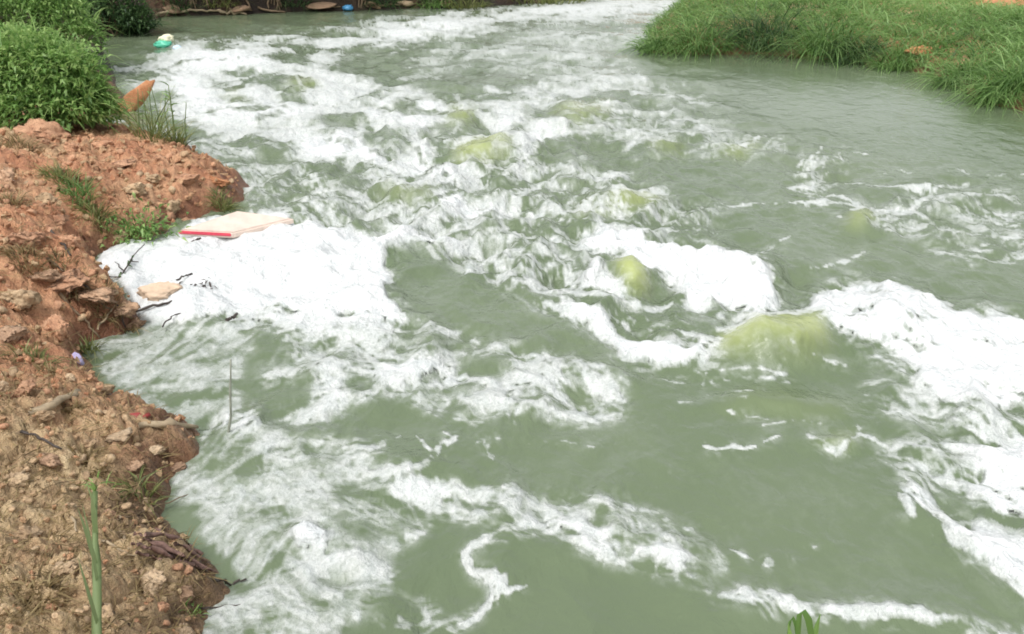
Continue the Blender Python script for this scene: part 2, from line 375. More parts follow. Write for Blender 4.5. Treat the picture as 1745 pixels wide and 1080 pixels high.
# places where a standing wave runs thin; the light through it is painted on in yellow green
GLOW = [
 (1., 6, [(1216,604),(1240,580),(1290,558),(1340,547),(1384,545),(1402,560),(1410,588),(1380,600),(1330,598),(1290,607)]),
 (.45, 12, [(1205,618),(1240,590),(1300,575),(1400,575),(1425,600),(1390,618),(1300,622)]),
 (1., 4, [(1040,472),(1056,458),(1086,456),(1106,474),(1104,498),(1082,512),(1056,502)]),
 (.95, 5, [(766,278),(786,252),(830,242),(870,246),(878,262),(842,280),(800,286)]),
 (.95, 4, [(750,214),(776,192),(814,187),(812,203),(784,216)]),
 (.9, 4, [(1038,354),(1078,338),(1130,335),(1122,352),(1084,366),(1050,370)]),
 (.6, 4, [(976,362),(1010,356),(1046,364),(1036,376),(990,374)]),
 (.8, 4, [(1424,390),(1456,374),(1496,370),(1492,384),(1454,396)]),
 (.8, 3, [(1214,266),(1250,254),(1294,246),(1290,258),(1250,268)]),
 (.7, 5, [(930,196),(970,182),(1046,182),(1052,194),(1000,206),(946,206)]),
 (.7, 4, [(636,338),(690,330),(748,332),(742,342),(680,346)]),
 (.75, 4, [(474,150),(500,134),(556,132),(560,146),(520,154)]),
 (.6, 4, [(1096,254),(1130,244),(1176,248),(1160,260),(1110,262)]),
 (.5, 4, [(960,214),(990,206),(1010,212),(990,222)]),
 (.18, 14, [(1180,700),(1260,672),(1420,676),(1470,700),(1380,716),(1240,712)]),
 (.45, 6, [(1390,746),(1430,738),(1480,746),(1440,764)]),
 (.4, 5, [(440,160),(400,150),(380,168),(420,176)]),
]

# thin grey scum rather than thick foam: (strength, softness, outline)
SCUM = [
 (1., 14, [(130,575),(240,556),(330,552),(420,560),(440,620),(420,700),(380,700),(330,730),(240,700)]),
 (.85, 16, [(300,760),(360,730),(560,750),(640,790),(600,850),(560,890),(690,900),(690,1000),(600,1100),(300,1100),(280,900)]),
 (.5, 16, [(640,810),(980,845),(1240,940),(1240,1010),(900,920),(640,890)]),
 (.5, 10, [(1465,668),(1560,650),(1640,740),(1500,770)]),
 (.35, 16, [(420,560),(760,580),(1060,630),(1060,720),(480,720)]),
 (.55, 14, [(700,70),(1120,30),(1100,150),(700,130)]),
]

def strand_mask(pts, X, Y):
    best = np.full(X.shape, 9.0)
    for (x1, y1, r1), (x2, y2, r2) in zip(pts[:-1], pts[1:]):
        dx, dy = x2 - x1, y2 - y1
        t = np.clip(((X - x1) * dx + (Y - y1) * dy) / (dx * dx + dy * dy), 0, 1)
        d = np.hypot(X - x1 - t * dx, Y - y1 - t * dy) / (r1 + (r2 - r1) * t)
        best = np.minimum(best, d)
    return best

def make_river_fields():
    # outlines wander a little, more where the water is near
    depth = F_PX / np.maximum(WY, 1.0)            # photo pixels per metre
    sc = np.clip(depth / 160.0, .25, 2.2)
    wa = fbm(WX / .55, WY / .9, 3, 4) ; wb = fbm(WX / .55 + 40, WY / .9, 7, 4)
    QX = PX + 15 * sc * wa; QY = PY + 8 * sc * wb
    F = np.zeros(PX.shape, np.float32)
    fine_ = fbm(WX / .07, WY / .10, 5, 3); wide_ = fbm(WX / .25, WY / .3, 6, 3)
    def paint(mask, v, r, sl):
        m = soften(mask.astype(np.float32), r)
        F[sl] = F[sl] * (1 - m) + v * m
    for v, r, poly in FOAM:
        if v > .9 and max(p[1] for p in poly) < 345: v = .80
        xs = [p[0] for p in poly]; ys = [p[1] for p in poly]
        i0 = max(0, int((min(ys) - 60 - GY[0]) / STEP)); i1 = min(NY, int((max(ys) + 60 - GY[0]) / STEP) + 1)
        j0 = max(0, int((min(xs) - 90 - GX[0]) / STEP)); j1 = min(NX, int((max(xs) + 90 - GX[0]) / STEP) + 1)
        sl = (slice(i0, i1), slice(j0, j1))
        paint(inside(poly, QX[sl], QY[sl]), v, max(1, 1.5 * r / STEP), sl)
    for v, pts in STRANDS:
        xs = [p[0] for p in pts]; ys = [p[1] for p in pts]
        i0 = max(0, int((min(ys) - 60 - GY[0]) / STEP)); i1 = min(NY, int((max(ys) + 60 - GY[0]) / STEP) + 1)
        j0 = max(0, int((min(xs) - 90 - GX[0]) / STEP)); j1 = min(NX, int((max(xs) + 90 - GX[0]) / STEP) + 1)
        sl = (slice(i0, i1), slice(j0, j1))
        d = strand_mask(pts, .5 * QX[sl] + .5 * PX[sl], .5 * QY[sl] + .5 * PY[sl])
        m = (1 - sstep(.3, 1.7, d + .5 * fine_[sl])).astype(np.float32) * np.clip(.85 + .45 * wide_[sl], .3, 1.1)
        F[sl] = np.maximum(F[sl], v * m)
    TH = np.zeros(PX.shape, np.float32)
    for v, r, poly in SCUM:
        TH = np.maximum(TH, v * soften(inside(poly, QX, QY).astype(np.float32), r / STEP))
    bright = soften(inside([(476,912),(490,900),(540,902),(574,918),(568,936),(500,936)], QX, QY).astype(np.float32), 3)
    TH = TH * (1 - bright)
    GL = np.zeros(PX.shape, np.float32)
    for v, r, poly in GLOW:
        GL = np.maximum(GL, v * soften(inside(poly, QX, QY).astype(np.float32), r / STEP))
    # a torn white lip along the top of every thin wave
    lip = np.clip(np.roll(GL, -5, 0) - GL, 0, 1) + .5 * np.clip(np.roll(GL, -3, 0) - GL, 0, 1)
    F = np.maximum(F, np.clip(lip * (.9 + .9 * wide_ + .5 * fine_), 0, .85).astype(np.float32))
    # drift direction, then foam dragged out along it
    fx = np.zeros(PX.shape, np.float32); fy = np.zeros(PX.shape, np.float32); ws = np.zeros(PX.shape, np.float32)
    for x, y, dx, dy in FLOW:
        w = 1 / ((PX - x) ** 2 + (1.6 * (PY - y)) ** 2 + 900) ** 1.5 * 1e6
        n = math.hypot(dx, dy); fx += w * dx / n; fy += w * dy / n; ws += w
    fx /= ws; fy /= ws
    # eddies turn the drift
    e = fbm(WX / .9, WY / 1.3, 21, 2) * 1.5
    ce, se = np.cos(e), np.sin(e) * .6
    fx, fy = fx * ce - fy * se, fx * se + fy * ce
    far = sstep(11, 17, WY); near = np.clip((depth - 150) / 250, 0, 1)
    n_mid = perlin(WX / .13, WY / .20, 31) + .8 * perlin(WX / .06, WY / .10, 32) + .8 * perlin(WX / .30, WY / .42, 33)
    n_far = perlin(WX / .34, WY / .62, 36) + .8 * perlin(WX / .17, WY / .36, 37) + .7 * perlin(WX / .7, WY / 1.2, 38)
    n2 = perlin(WX / .04, WY / .055, 34) + .6 * perlin(WX / .025, WY / .035, 35)
    nn = (n_mid * (1 - far) + n_far * far + n2 * near * .6).astype(np.float32)
    I, J = np.meshgrid(np.arange(NY), np.arange(NX), indexing='ij')
    Lmap = (np.clip(sc * 1.2, .9, 2.2) + 2.2 * far).astype(np.float32)
    fyl, fxl = fy * Lmap, fx * Lmap
    def bil(im, a, b):
        a = np.clip(a, 0, NY - 1.001); b = np.clip(b, 0, NX - 1.001)
        i0 = a.astype(np.int32); j0 = b.astype(np.int32); u = a - i0; v = b - j0
        return (im[i0, j0] * (1 - u) + im[i0 + 1, j0] * u) * (1 - v) + (im[i0, j0 + 1] * (1 - u) + im[i0 + 1, j0 + 1] * u) * v
    acc = nn.copy(); cnt = 1.0
    for sgn in (1, -1):
        a = I.astype(np.float32); b = J.astype(np.float32)
        for k in range(9):
            ii = np.clip((a + .5).astype(np.int32), 0, NY - 1); jj = np.clip((b + .5).astype(np.int32), 0, NX - 1)
            a = a + sgn * fyl[ii, jj]; b = b + sgn * fxl[ii, jj]
            acc += bil(nn, a, b); cnt += 1
    lic = acc / cnt
    lic = lic / (lic.std() + 1e-6)
    # threads of bubbles drawn out along the drift
    g = np.random.default_rng(12)
    Fs = soften(np.clip(F, 0, 1), 5)
    pr = (np.clip(Fs * (1.0 - Fs) * 4, 0, 1) ** 1.2 + .004) * (PX > -100) * (PX < 1850) * (PY < 1150)
    pr = pr * np.clip(sc, .35, 1.4); pr = (pr / pr.sum()).ravel()
    n_s = 1400
    st = g.choice(pr.size, n_s, p=pr)
    a = (st // NX).astype(np.float32); b = (st % NX).astype(np.float32)
    dirn = g.choice([-1, 1], n_s); life = g.integers(14, 80, n_s); stren = g.uniform(.35, 1.0, n_s); wob_ = g.uniform(0, 6.28, n_s); wr_ = g.uniform(.05, .16, n_s); wa_ = g.uniform(.0, .75, n_s)
    thr = np.zeros(PX.shape, np.float32)
    for k in range(80):
        al = k < life
        ii = np.clip((a + .5).astype(np.int32), 0, NY - 1); jj = np.clip((b + .5).astype(np.int32), 0, NX - 1)
        fade_ = np.minimum(1, np.minimum(k + 2, life - k) / 8.0) * stren * al
        np.maximum.at(thr, (ii, jj), fade_.astype(np.float32))
        th_ = wa_ * np.sin(wob_ + wr_ * k)
        vx, vy = fx[ii, jj], fy[ii, jj]
        a = a + dirn * (vx * np.sin(th_) + vy * np.cos(th_)) * .9; b = b + dirn * (vx * np.cos(th_) - vy * np.sin(th_)) * .9
    thr = np.clip(box1(box1(thr, 1, 0), 1, 1) * 2.6, 0, 1)
    # lace: closed cells drawn out by the water
    ua = WX / .34 + 1.5 * fbm(WX / .5, WY / .75, 41, 3); ub = WY / .50 + 1.5 * fbm(WX / .5 + 9, WY / .75, 43, 3)
    rid = 1 - np.abs(perlin(ua, ub, 51)) * 2.2
    rid2 = 1 - np.abs(perlin(ua * 2.3 + 5, ub * 2.3, 52)) * 2.2
    rid3 = 1 - np.abs(perlin(WX / .9 + 1.2 * fbm(WX / 1.2, WY / 1.6, 45, 2), WY / 1.5, 53)) * 2.2
    rid2 = rid2 * (1 - far) + (rid3 + .2) * far
    lace = .6 * rid + .5 * rid2 - .45
    fine = fbm(WX / .06, WY / .09, 61, 3) * (1 - far) + fbm(WX / .2, WY / .34, 62, 3) * far
    milk = fbm(WX / .5, WY / .8, 63, 4)
    # round holes that bubbles leave in a thin film
    gw, gv = WX / .11 + .8 * fbm(WX / .2, WY / .3, 64, 2), WY / .15 + .8 * fbm(WX / .2 + 5, WY / .3, 65, 2)
    cx, cy = np.floor(gw), np.floor(gv); hole = np.zeros(PX.shape, np.float32)
    for a in (-1, 0, 1):
        for b in (-1, 0, 1):
            k1 = _h(cx + a, cy + b, 66) / 65536; k2 = _h(cx + a, cy + b, 67) / 65536; k3 = _h(cx + a, cy + b, 68) / 65536
            rr = np.hypot(cx + a + k1 - gw, cy + b + k2 - gv)
            hole = np.maximum(hole, sstep(.20 + .35 * k3, .08 + .2 * k3, rr) * (k3 > .35))
    return F, lic, lace, fine, milk, TH, GL, far, hole, thr, sc, fx, fy, depth

def foam_amount(F, lic, lace, fine, milk, TH, GL, far, hole, thr):
    F0 = np.clip(F, 0, 1)
    amp = np.clip(4 * F0 * (1.06 - F0), 0, 1) ** .7 * np.clip((1.10 - F) * 12, 0, 1)
    thread = 1 - np.clip(np.abs(lic - .15) * 1.5, 0, 1.4)
    det = (.15 + .12 * far) * lic + .13 * thread + (.34 - .08 * far) * lace + (.24 - .06 * far) * fine - .22 * hole * (1 - far) + .20 * thr - .04
    D = F0 + np.maximum(F - 1, 0) + amp * det
    dense = sstep(.60, .95, soften(F0, 4))
    A = .34 * sstep(.34, .52, D) + (.38 + .34 * dense) * sstep(.54, .78, D) * (1 + .12 * np.clip(fine, -1, 1) * (1 - dense))
    A = np.maximum(A, .50 * thr * sstep(.04, .22, soften(F0, 6)) * (1 - .5 * TH) * sstep(-.25, .35, milk + .5 * lace))
    rim = soften(F0, 3)
    Ds = .45 + .50 * (F0 - .2) + .15 * lic + .20 * thread + .24 * lace + .20 * fine - .16 * hole + .24 * thr - .05
    S_ = (.36 * sstep(.24, .42, Ds) + .16 * sstep(.45, .62, Ds) + .22 * sstep(.74, .90, Ds)) * sstep(.04, .30, rim)
    film = rim * (1 - F0) * 1.25 * np.clip(.15 + .6 * milk + .3 * lic + .5 * lace + .6 * fine, 0, 1.2)
    A = np.maximum(A, np.clip(film, 0, .28))
    return np.clip(A * (1 - TH) + (.25 * A + .58 * S_) * TH, 0, 1), D
# ---------------------------------------------------------------- helpers
def link_mesh(name, V, faces, mat, parent=None, smooth=True, attrs=None):
    """V (n,3) array, faces (m,k) array of one polygon size"""
    V = np.asarray(V, np.float32); faces = np.asarray(faces, np.int32)
    me = bpy.data.meshes.new(name)
    k = faces.shape[1]
    me.vertices.add(len(V)); me.vertices.foreach_set('co', V.ravel())
    me.loops.add(faces.size); me.loops.foreach_set('vertex_index', faces.ravel())
    me.polygons.add(len(faces))
    me.polygons.foreach_set('loop_start', np.arange(0, faces.size, k, dtype=np.int32))
    me.polygons.foreach_set('use_smooth', np.full(len(faces), smooth))
    for an, av in (attrs or {}).items():
        a = me.attributes.new(an, 'FLOAT', 'POINT')
        a.data.foreach_set('value', np.asarray(av, np.float32).ravel())
    me.update(calc_edges=True)
    me.materials.append(mat)
    o = bpy.data.objects.new(name, me)
    C.objects.link(o)
    if parent: o.parent = parent
    return o

def tag(o, label=None, cat=None, group=None, kind=None):
    if label: o['label'] = label
    if cat: o['category'] = cat
    if group: o['group'] = group
    if kind: o['kind'] = kind
    return o

def empty(name, loc=(0, 0, 0)):
    o = bpy.data.objects.new(name, None); C.objects.link(o); o.location = loc
    o.empty_display_size = .1
    return o

class N:
    """small node-graph writer"""
    def __init__(s, name):
        s.m = bpy.data.materials.new(name); s.m.use_nodes = True
        s.t = s.m.node_tree; s.b = s.t.nodes['Principled BSDF']; s.out = s.t.nodes['Material Output']
    def n(s, typ, **kw):
        x = s.t.nodes.new(typ)
        for k, v in kw.items():
            if k in x.inputs.keys() if hasattr(x.inputs, 'keys') else False: pass
            setattr(x, k, v)
        return x
    def l(s, a, b): s.t.links.new(a, b)
    def noise(s, scale, detail=4, rough=.55, vec=None, dist=0):
        x = s.n('ShaderNodeTexNoise'); x.inputs['Scale'].default_value = scale; x.inputs['Detail'].default_value = detail
        x.inputs['Roughness'].default_value = rough; x.inputs['Distortion'].default_value = dist
        if vec is not None: s.l(vec, x.inputs['Vector'])
        return x
    def ramp(s, fac, stops):
        x = s.n('ShaderNodeValToRGB'); e = x.color_ramp.elements
        while len(e) < len(stops): e.new(.5)
        for el, (p, c) in zip(e, stops):
            el.position = p; el.color = c if len(c) == 4 else (*c, 1)
        s.l(fac, x.inputs[0]); return x
    def mix(s, fac, a, b, blend='MIX'):
        x = s.n('ShaderNodeMix'); x.data_type = 'RGBA'; x.blend_type = blend
        for i, v in ((0, fac), (6, a), (7, b)):
            if hasattr(v, 'is_linked') or isinstance(v, bpy.types.NodeSocket): s.l(v, x.inputs[i])
            else: x.inputs[i].default_value = v if i == 0 else (*v, 1)
        return x.outputs[2]
    def math(s, op, a, b=0.0, clamp=False):
        x = s.n('ShaderNodeMath'); x.operation = op; x.use_clamp = clamp
        for i, v in ((0, a), (1, b)):
            if isinstance(v, bpy.types.NodeSocket): s.l(v, x.inputs[i])
            else: x.inputs[i].default_value = v
        return x.outputs[0]
    def attr(s, name):
        x = s.n('ShaderNodeAttribute'); x.attribute_name = name; return x.outputs['Fac']
    def pos(s):
        return s.n('ShaderNodeNewGeometry').outputs['Position']
    def bump(s, h, strength, dist, normal=None):
        x = s.n('ShaderNodeBump'); x.inputs['Strength'].default_value = strength; x.inputs['Distance'].default_value = dist
        s.l(h, x.inputs['Height'])
        if normal is not None: s.l(normal, x.inputs['Normal'])
        return x.outputs[0]
    def set(s, **kw):
        for k, v in kw.items():
            i = s.b.inputs[k.replace('_', ' ')]
            if isinstance(v, bpy.types.NodeSocket): s.l(v, i)
            elif isinstance(v, tuple) and len(v) == 3: i.default_value = (*v, 1)
            else: i.default_value = v
        return s.m

# ---------------------------------------------------------------- materials
def river_material():
    g = N('river_water')
    p = g.pos()
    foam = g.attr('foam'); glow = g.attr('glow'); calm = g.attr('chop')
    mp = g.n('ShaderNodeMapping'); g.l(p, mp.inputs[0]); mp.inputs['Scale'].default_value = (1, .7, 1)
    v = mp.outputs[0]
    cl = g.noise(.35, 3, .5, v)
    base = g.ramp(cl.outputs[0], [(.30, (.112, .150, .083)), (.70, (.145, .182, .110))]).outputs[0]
    base = g.mix(glow, base, (.34, .385, .14))  # light through thin crests, painted into the water colour
    fine = g.noise(38, 4, .65, v, .6)
    bub = g.noise(120, 2, .5, v)
    # the vertex foam amount, frayed by bubbles finer than the mesh
    fr = g.math('ADD', foam, g.math('MULTIPLY', g.math('SUBTRACT', fine.outputs[0], .5), g.math('MULTIPLY', g.math('MULTIPLY', foam, g.math('SUBTRACT', 1.0, foam)), 2.0)), True)
    white = g.ramp(g.noise(9, 4, .6, v, .4).outputs[0], [(.25, (.61, .64, .645)), (.6, (.74, .75, .75))]).outputs[0]
    grain = g.ramp(g.math('ADD', g.math('MULTIPLY', fine.outputs[0], .6), g.math('MULTIPLY', bub.outputs[0], .4)), [(.34, (.80, .82, .81)), (.56, (1.03, 1.03, 1.02))]).outputs[0]
    white = g.mix(1.0, white, grain, 'MULTIPLY')
    col = g.mix(fr, base, white)
    rough = g.math('ADD', .10, g.math('MULTIPLY', fr, .6))
    # ripples
    r1 = g.noise(3.2, 3, .5, v, .8); r2 = g.noise(13, 4, .6, v, .8)
    hh = g.math('ADD', g.math('MULTIPLY', r1.outputs[0], 1.0), g.math('MULTIPLY', r2.outputs[0], .35))
    hh = g.math('MULTIPLY', hh, g.math('SUBTRACT', 1.0, g.math('MULTIPLY', glow, .7)))
    hh = g.math('MULTIPLY', hh, g.math('ADD', .14, g.math('MULTIPLY', calm, .8)))
    nb = g.bump(hh, .85, .08)
    fh = g.math('MULTIPLY', g.math('ADD', fine.outputs[0], g.math('MULTIPLY', bub.outputs[0], .4)), fr)
    nb2 = g.bump(fh, .6, .025, nb)
    sp = g.math('SUBTRACT', .5, g.math('MULTIPLY', fr, .35))
    g.set(Base_Color=col, Roughness=rough, IOR=1.333, Normal=nb2)
    g.l(sp, g.b.inputs['Specular IOR Level'])
    return g.m

def soil_material():
    g = N('bank_soil'); dk = g.attr('far_dark')
    p = g.pos()
    tan = g.attr('tan'); wet = g.attr('wet'); h = g.attr('crev')
    n1 = g.noise(2.2, 5, .6, p); n2 = g.noise(14, 5, .65, p); n3 = g.noise(70, 3, .6, p)
    red = g.ramp(n1.outputs[0], [(.25, (.36, .148, .078)), (.5, (.53, .255, .142)), (.75, (.62, .365, .215))]).outputs[0]
    brn = g.ramp(n1.outputs[0], [(.25, (.25, .165, .09)), (.5, (.45, .325, .19)), (.75, (.59, .465, .285))]).outputs[0]
    tf = g.math('ADD', tan, g.math('MULTIPLY', g.math('SUBTRACT', n2.outputs[0], .5), 1.3), True)
    col = g.mix(tf, red, brn)
    sp = g.ramp(n2.outputs[0], [(.28, (.62, .59, .56)), (.48, (1.08, 1.08, 1.08)), (.72, (1.3, 1.27, 1.2))]).outputs[0]
    col = g.mix(.75, col, sp, 'MULTIPLY')
    gr = g.ramp(n3.outputs[0], [(.3, (.75, .73, .70)), (.62, (1.2, 1.2, 1.16))]).outputs[0]
    col = g.mix(.6, col, gr, 'MULTIPLY')
    col = g.mix(dk, col, g.ramp(n2.outputs[0], [(.3, (.018, .012, .008)), (.7, (.075, .048, .03))]).outputs[0])
    wetc = g.mix(1.0, col, (.34, .29, .26), 'MULTIPLY')
    col = g.mix(wet, col, wetc)
    hh = g.math('ADD', g.math('MULTIPLY', n2.outputs[0], 1.0), g.math('MULTIPLY', n3.outputs[0], .45))
    rough = g.math('SUBTRACT', .95, g.math('MULTIPLY', wet, .5))
    return g.set(Base_Color=col, Roughness=rough, Normal=g.bump(hh, 1.0, .06))

def earth_material(name, a, b, scale=9, bump=.02, rough=.92):
    g = N(name)
    tc = g.n('ShaderNodeTexCoord'); oi = g.n('ShaderNodeObjectInfo')
    va = g.n('ShaderNodeVectorMath'); va.operation = 'ADD'
    g.l(tc.outputs['Object'], va.inputs[0]); g.l(oi.outputs['Random'], va.inputs[1])
    p = g.pos()
    n1 = g.noise(scale, 5, .6, p); n2 = g.noise(scale * 6, 4, .6, p)
    c = g.ramp(n1.outputs[0], [(.28, a), (.72, b)]).outputs[0]
    k = g.ramp(n2.outputs[0], [(.3, (.6, .58, .55)), (.65, (1.2, 1.2, 1.15))]).outputs[0]
    c = g.mix(.8, c, k, 'MULTIPLY')
    vv = g.ramp(oi.outputs['Random'], [(0, (.82, .82, .82)), (1, (1.15, 1.13, 1.1))]).outputs[0]
    c = g.mix(1.0, c, vv, 'MULTIPLY')
    hh = g.math('ADD', n1.outputs[0], g.math('MULTIPLY', n2.outputs[0], .5))
    return g.set(Base_Color=c, Roughness=rough, Normal=g.bump(hh, .8, bump))

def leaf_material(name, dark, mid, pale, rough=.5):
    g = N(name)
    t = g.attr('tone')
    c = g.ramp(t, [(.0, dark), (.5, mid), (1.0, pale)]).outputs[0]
    g.set(Base_Color=c, Roughness=rough)
    tr = g.n('ShaderNodeBsdfTranslucent'); g.l(c, tr.inputs[0])
    mx = g.n('ShaderNodeMixShader'); mx.inputs[0].default_value = .48
    g.l(g.b.outputs[0], mx.inputs[1]); g.l(tr.outputs[0], mx.inputs[2]); g.l(mx.outputs[0], g.out.inputs[0])
    return g.m

def plain(name, col, rough=.6, var=.25, scale=20):
    g = N(name)
    n = g.noise(scale, 4, .6, g.pos())
    k = g.ramp(n.outputs[0], [(.3, (1 - var,) * 3), (.7, (1 + var * .6,) * 3)]).outputs[0]
    c = g.mix(1.0, col, k, 'MULTIPLY')
    return g.set(Base_Color=c, Roughness=rough, Normal=g.bump(n.outputs[0], .3, .01))

M_river = river_material()
M_soil = soil_material()
M_red = earth_material('red_clay', (.36, .18, .108), (.56, .335, .21))
M_tan = earth_material('tan_clay', (.36, .24, .145), (.56, .42, .275))
M_pale = earth_material('pale_stone', (.44, .31, .20), (.64, .50, .35), 12)
M_grey = earth_material('grey_clay', (.33, .20, .13), (.52, .35, .235))
M_brownstone = earth_material('brown_stone', (.24, .15, .10), (.40, .27, .18), 12, .008)
M_orange = earth_material('orange_clay', (.42, .17, .075), (.58, .29, .15), 10)
M_grass = leaf_material('green_grass', (.05, .11, .028), (.16, .30, .075), (.33, .49, .18))
M_lush = leaf_material('yellow_green_grass', (.10, .20, .04), (.23, .40, .10), (.36, .52, .18))
M_leaf = leaf_material('bush_leaf', (.055, .12, .03), (.19, .35, .09), (.39, .54, .19))
M_darkleaf = leaf_material('dark_leaf', (.02, .05, .02), (.07, .14, .05), (.15, .24, .085))
M_dry = leaf_material('dry_straw', (.10, .07, .03), (.27, .20, .09), (.42, .33, .17), .7)
M_olive = leaf_material('olive_grass', (.075, .10, .03), (.18, .215, .065), (.31, .32, .12))
M_stalk = leaf_material('pale_stalk', (.13, .19, .07), (.26, .34, .15), (.42, .47, .25))
M_twig = plain('dry_twig', (.20, .14, .085), .85)
M_darktwig = plain('wet_twig', (.055, .042, .034), .6)
M_wood = plain('weathered_wood', (.36, .28, .18), .8)
M_bark = plain('purple_bark', (.22, .13, .105), .85, .45, 40)
M_foamboard = plain('cream_panel', (.66, .54, .46), .6, .14, 9)
M_greystick = plain('grey_stick', (.26, .275, .22), .7)
M_pink = plain('red_edging', (.62, .06, .10), .5, .15)
M_lilac = plain('lilac_plastic', (.42, .38, .60), .35, .1)
M_mint = plain('green_plastic', (.10, .50, .33), .3, .15)
M_cream = plain('cream_plastic', (.80, .77, .55), .35, .1)
M_paleblue = plain('pale_blue_plastic', (.60, .72, .85), .3, .1)
M_blue = plain('blue_plastic', (.10, .36, .66), .3, .1)
M_sack = plain('stained_sack', (.66, .50, .36), .8, .25, 12)
M_redscrap = plain('red_scrap', (.30, .045, .04), .6)

# ---------------------------------------------------------------- the river
F, lic, lace, fine, milk, TH, GL, far, hole, thr, sc, fx, fy, depth = make_river_fields()
F = np.clip(F + .22 * far * fbm(WX / 4.5, (WY + .30 * WX) / 1.15, 87, 3) * sstep(.1, .35, F), 0, 1.1)
A, D = foam_amount(F, lic, lace, fine, milk, TH, GL, far, hole, thr)
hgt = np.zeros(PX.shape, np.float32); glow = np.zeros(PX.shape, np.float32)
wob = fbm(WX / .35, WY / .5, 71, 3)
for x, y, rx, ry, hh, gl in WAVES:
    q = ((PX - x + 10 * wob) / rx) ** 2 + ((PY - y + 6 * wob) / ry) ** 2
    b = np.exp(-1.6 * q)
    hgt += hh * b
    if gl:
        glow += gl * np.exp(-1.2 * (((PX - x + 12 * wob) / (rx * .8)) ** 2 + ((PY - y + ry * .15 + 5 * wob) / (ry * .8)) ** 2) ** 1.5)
rough_zone = soften(np.clip(F * 1.6, 0, 1), 14)
clear = np.clip(1 - rough_zone, 0, 1)
chop = np.clip(rough_zone + .22, 0, 1)
turb = np.exp(-((PX - 980) / 480) ** 2 - ((PY - 340) / 230) ** 2)
chop = chop * (1 + .9 * turb)
chop = chop * (1 - .6 * TH)
right_pool = sstep(1150, 1350, PX) * sstep(260, 160, PY)
chop = chop * (1 - .8 * right_pool) 
wave_h = hgt.copy()
rows = fbm(WX / 4.5, (WY + .30 * WX) / 1.15, 87, 3)
hgt += .085 * rows * far * sstep(.05, .3, rough_zone)
hgt += (.085 * (1 - .7 * far) * (.6 - np.abs(fbm(WX / .9, WY / 1.1, 81, 3)) * 1.6) + .05 * fbm(WX / .5, WY / .7, 83, 3) + .022 * fbm(WX / .22, WY / .32, 82, 3)) * chop
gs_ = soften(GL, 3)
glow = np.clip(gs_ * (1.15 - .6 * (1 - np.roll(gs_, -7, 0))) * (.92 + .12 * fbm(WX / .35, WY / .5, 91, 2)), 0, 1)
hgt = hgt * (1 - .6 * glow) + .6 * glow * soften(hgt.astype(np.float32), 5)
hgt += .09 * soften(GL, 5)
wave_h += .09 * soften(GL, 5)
hgt = np.clip(hgt, -.25, .4)
fade = np.clip((40 - WY) / 12, 0.15, 1)
hgt *= fade

def chart_points(z):
    k = 1 - .4 * wave_h * fade / CAM_H          # a wave's crest leans a little upstream
    return np.stack((WX * k, WY * k, z), -1).reshape(-1, 3)

def grid_faces(nr, nc):
    i = np.arange(nr * nc).reshape(nr, nc)
    return np.stack([i[:-1, :-1], i[1:, :-1], i[1:, 1:], i[:-1, 1:]], -1).reshape(-1, 4)

QF = grid_faces(NY, NX)
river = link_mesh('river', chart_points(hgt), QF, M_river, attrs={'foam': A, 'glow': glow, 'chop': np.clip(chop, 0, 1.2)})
tag(river, 'murky green river water rushing past the red earth bank', kind='structure')

# foam thick enough to stand above the water
thick = np.clip((soften(A, 2) - .5) * 2, -1, 1) * (.012 + .03 * sstep(.9, 1.05, F) + .012 * np.clip(sc, 0, 1.2))
lump = (fbm(WX / .12, WY / .16, 95, 4) * .5 + .5)
thick = np.where(thick > 0, thick * (.4 + 1.3 * lump * (1 - .75 * sstep(.98, 1.06, F))) + .05 * np.clip(fbm(WX / .4, WY / .5, 96, 4), 0, 1) * sstep(.6, 1, F) * sstep(1.06, .96, F), thick) * (1 - .65 * far)
thick = np.where(thick < 0, thick * .3, thick)
Af = A.reshape(-1)
keep = (Af[QF].max(1) > .5)
fq = QF[keep]
used = np.unique(fq); remap = np.zeros(NX * NY, np.int32); remap[used] = np.arange(len(used))
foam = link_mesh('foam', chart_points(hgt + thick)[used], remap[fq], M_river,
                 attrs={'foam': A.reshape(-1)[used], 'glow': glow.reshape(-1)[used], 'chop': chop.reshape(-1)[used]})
tag(foam, 'white foam drifting in streaks and rafts on the river', kind='stuff')

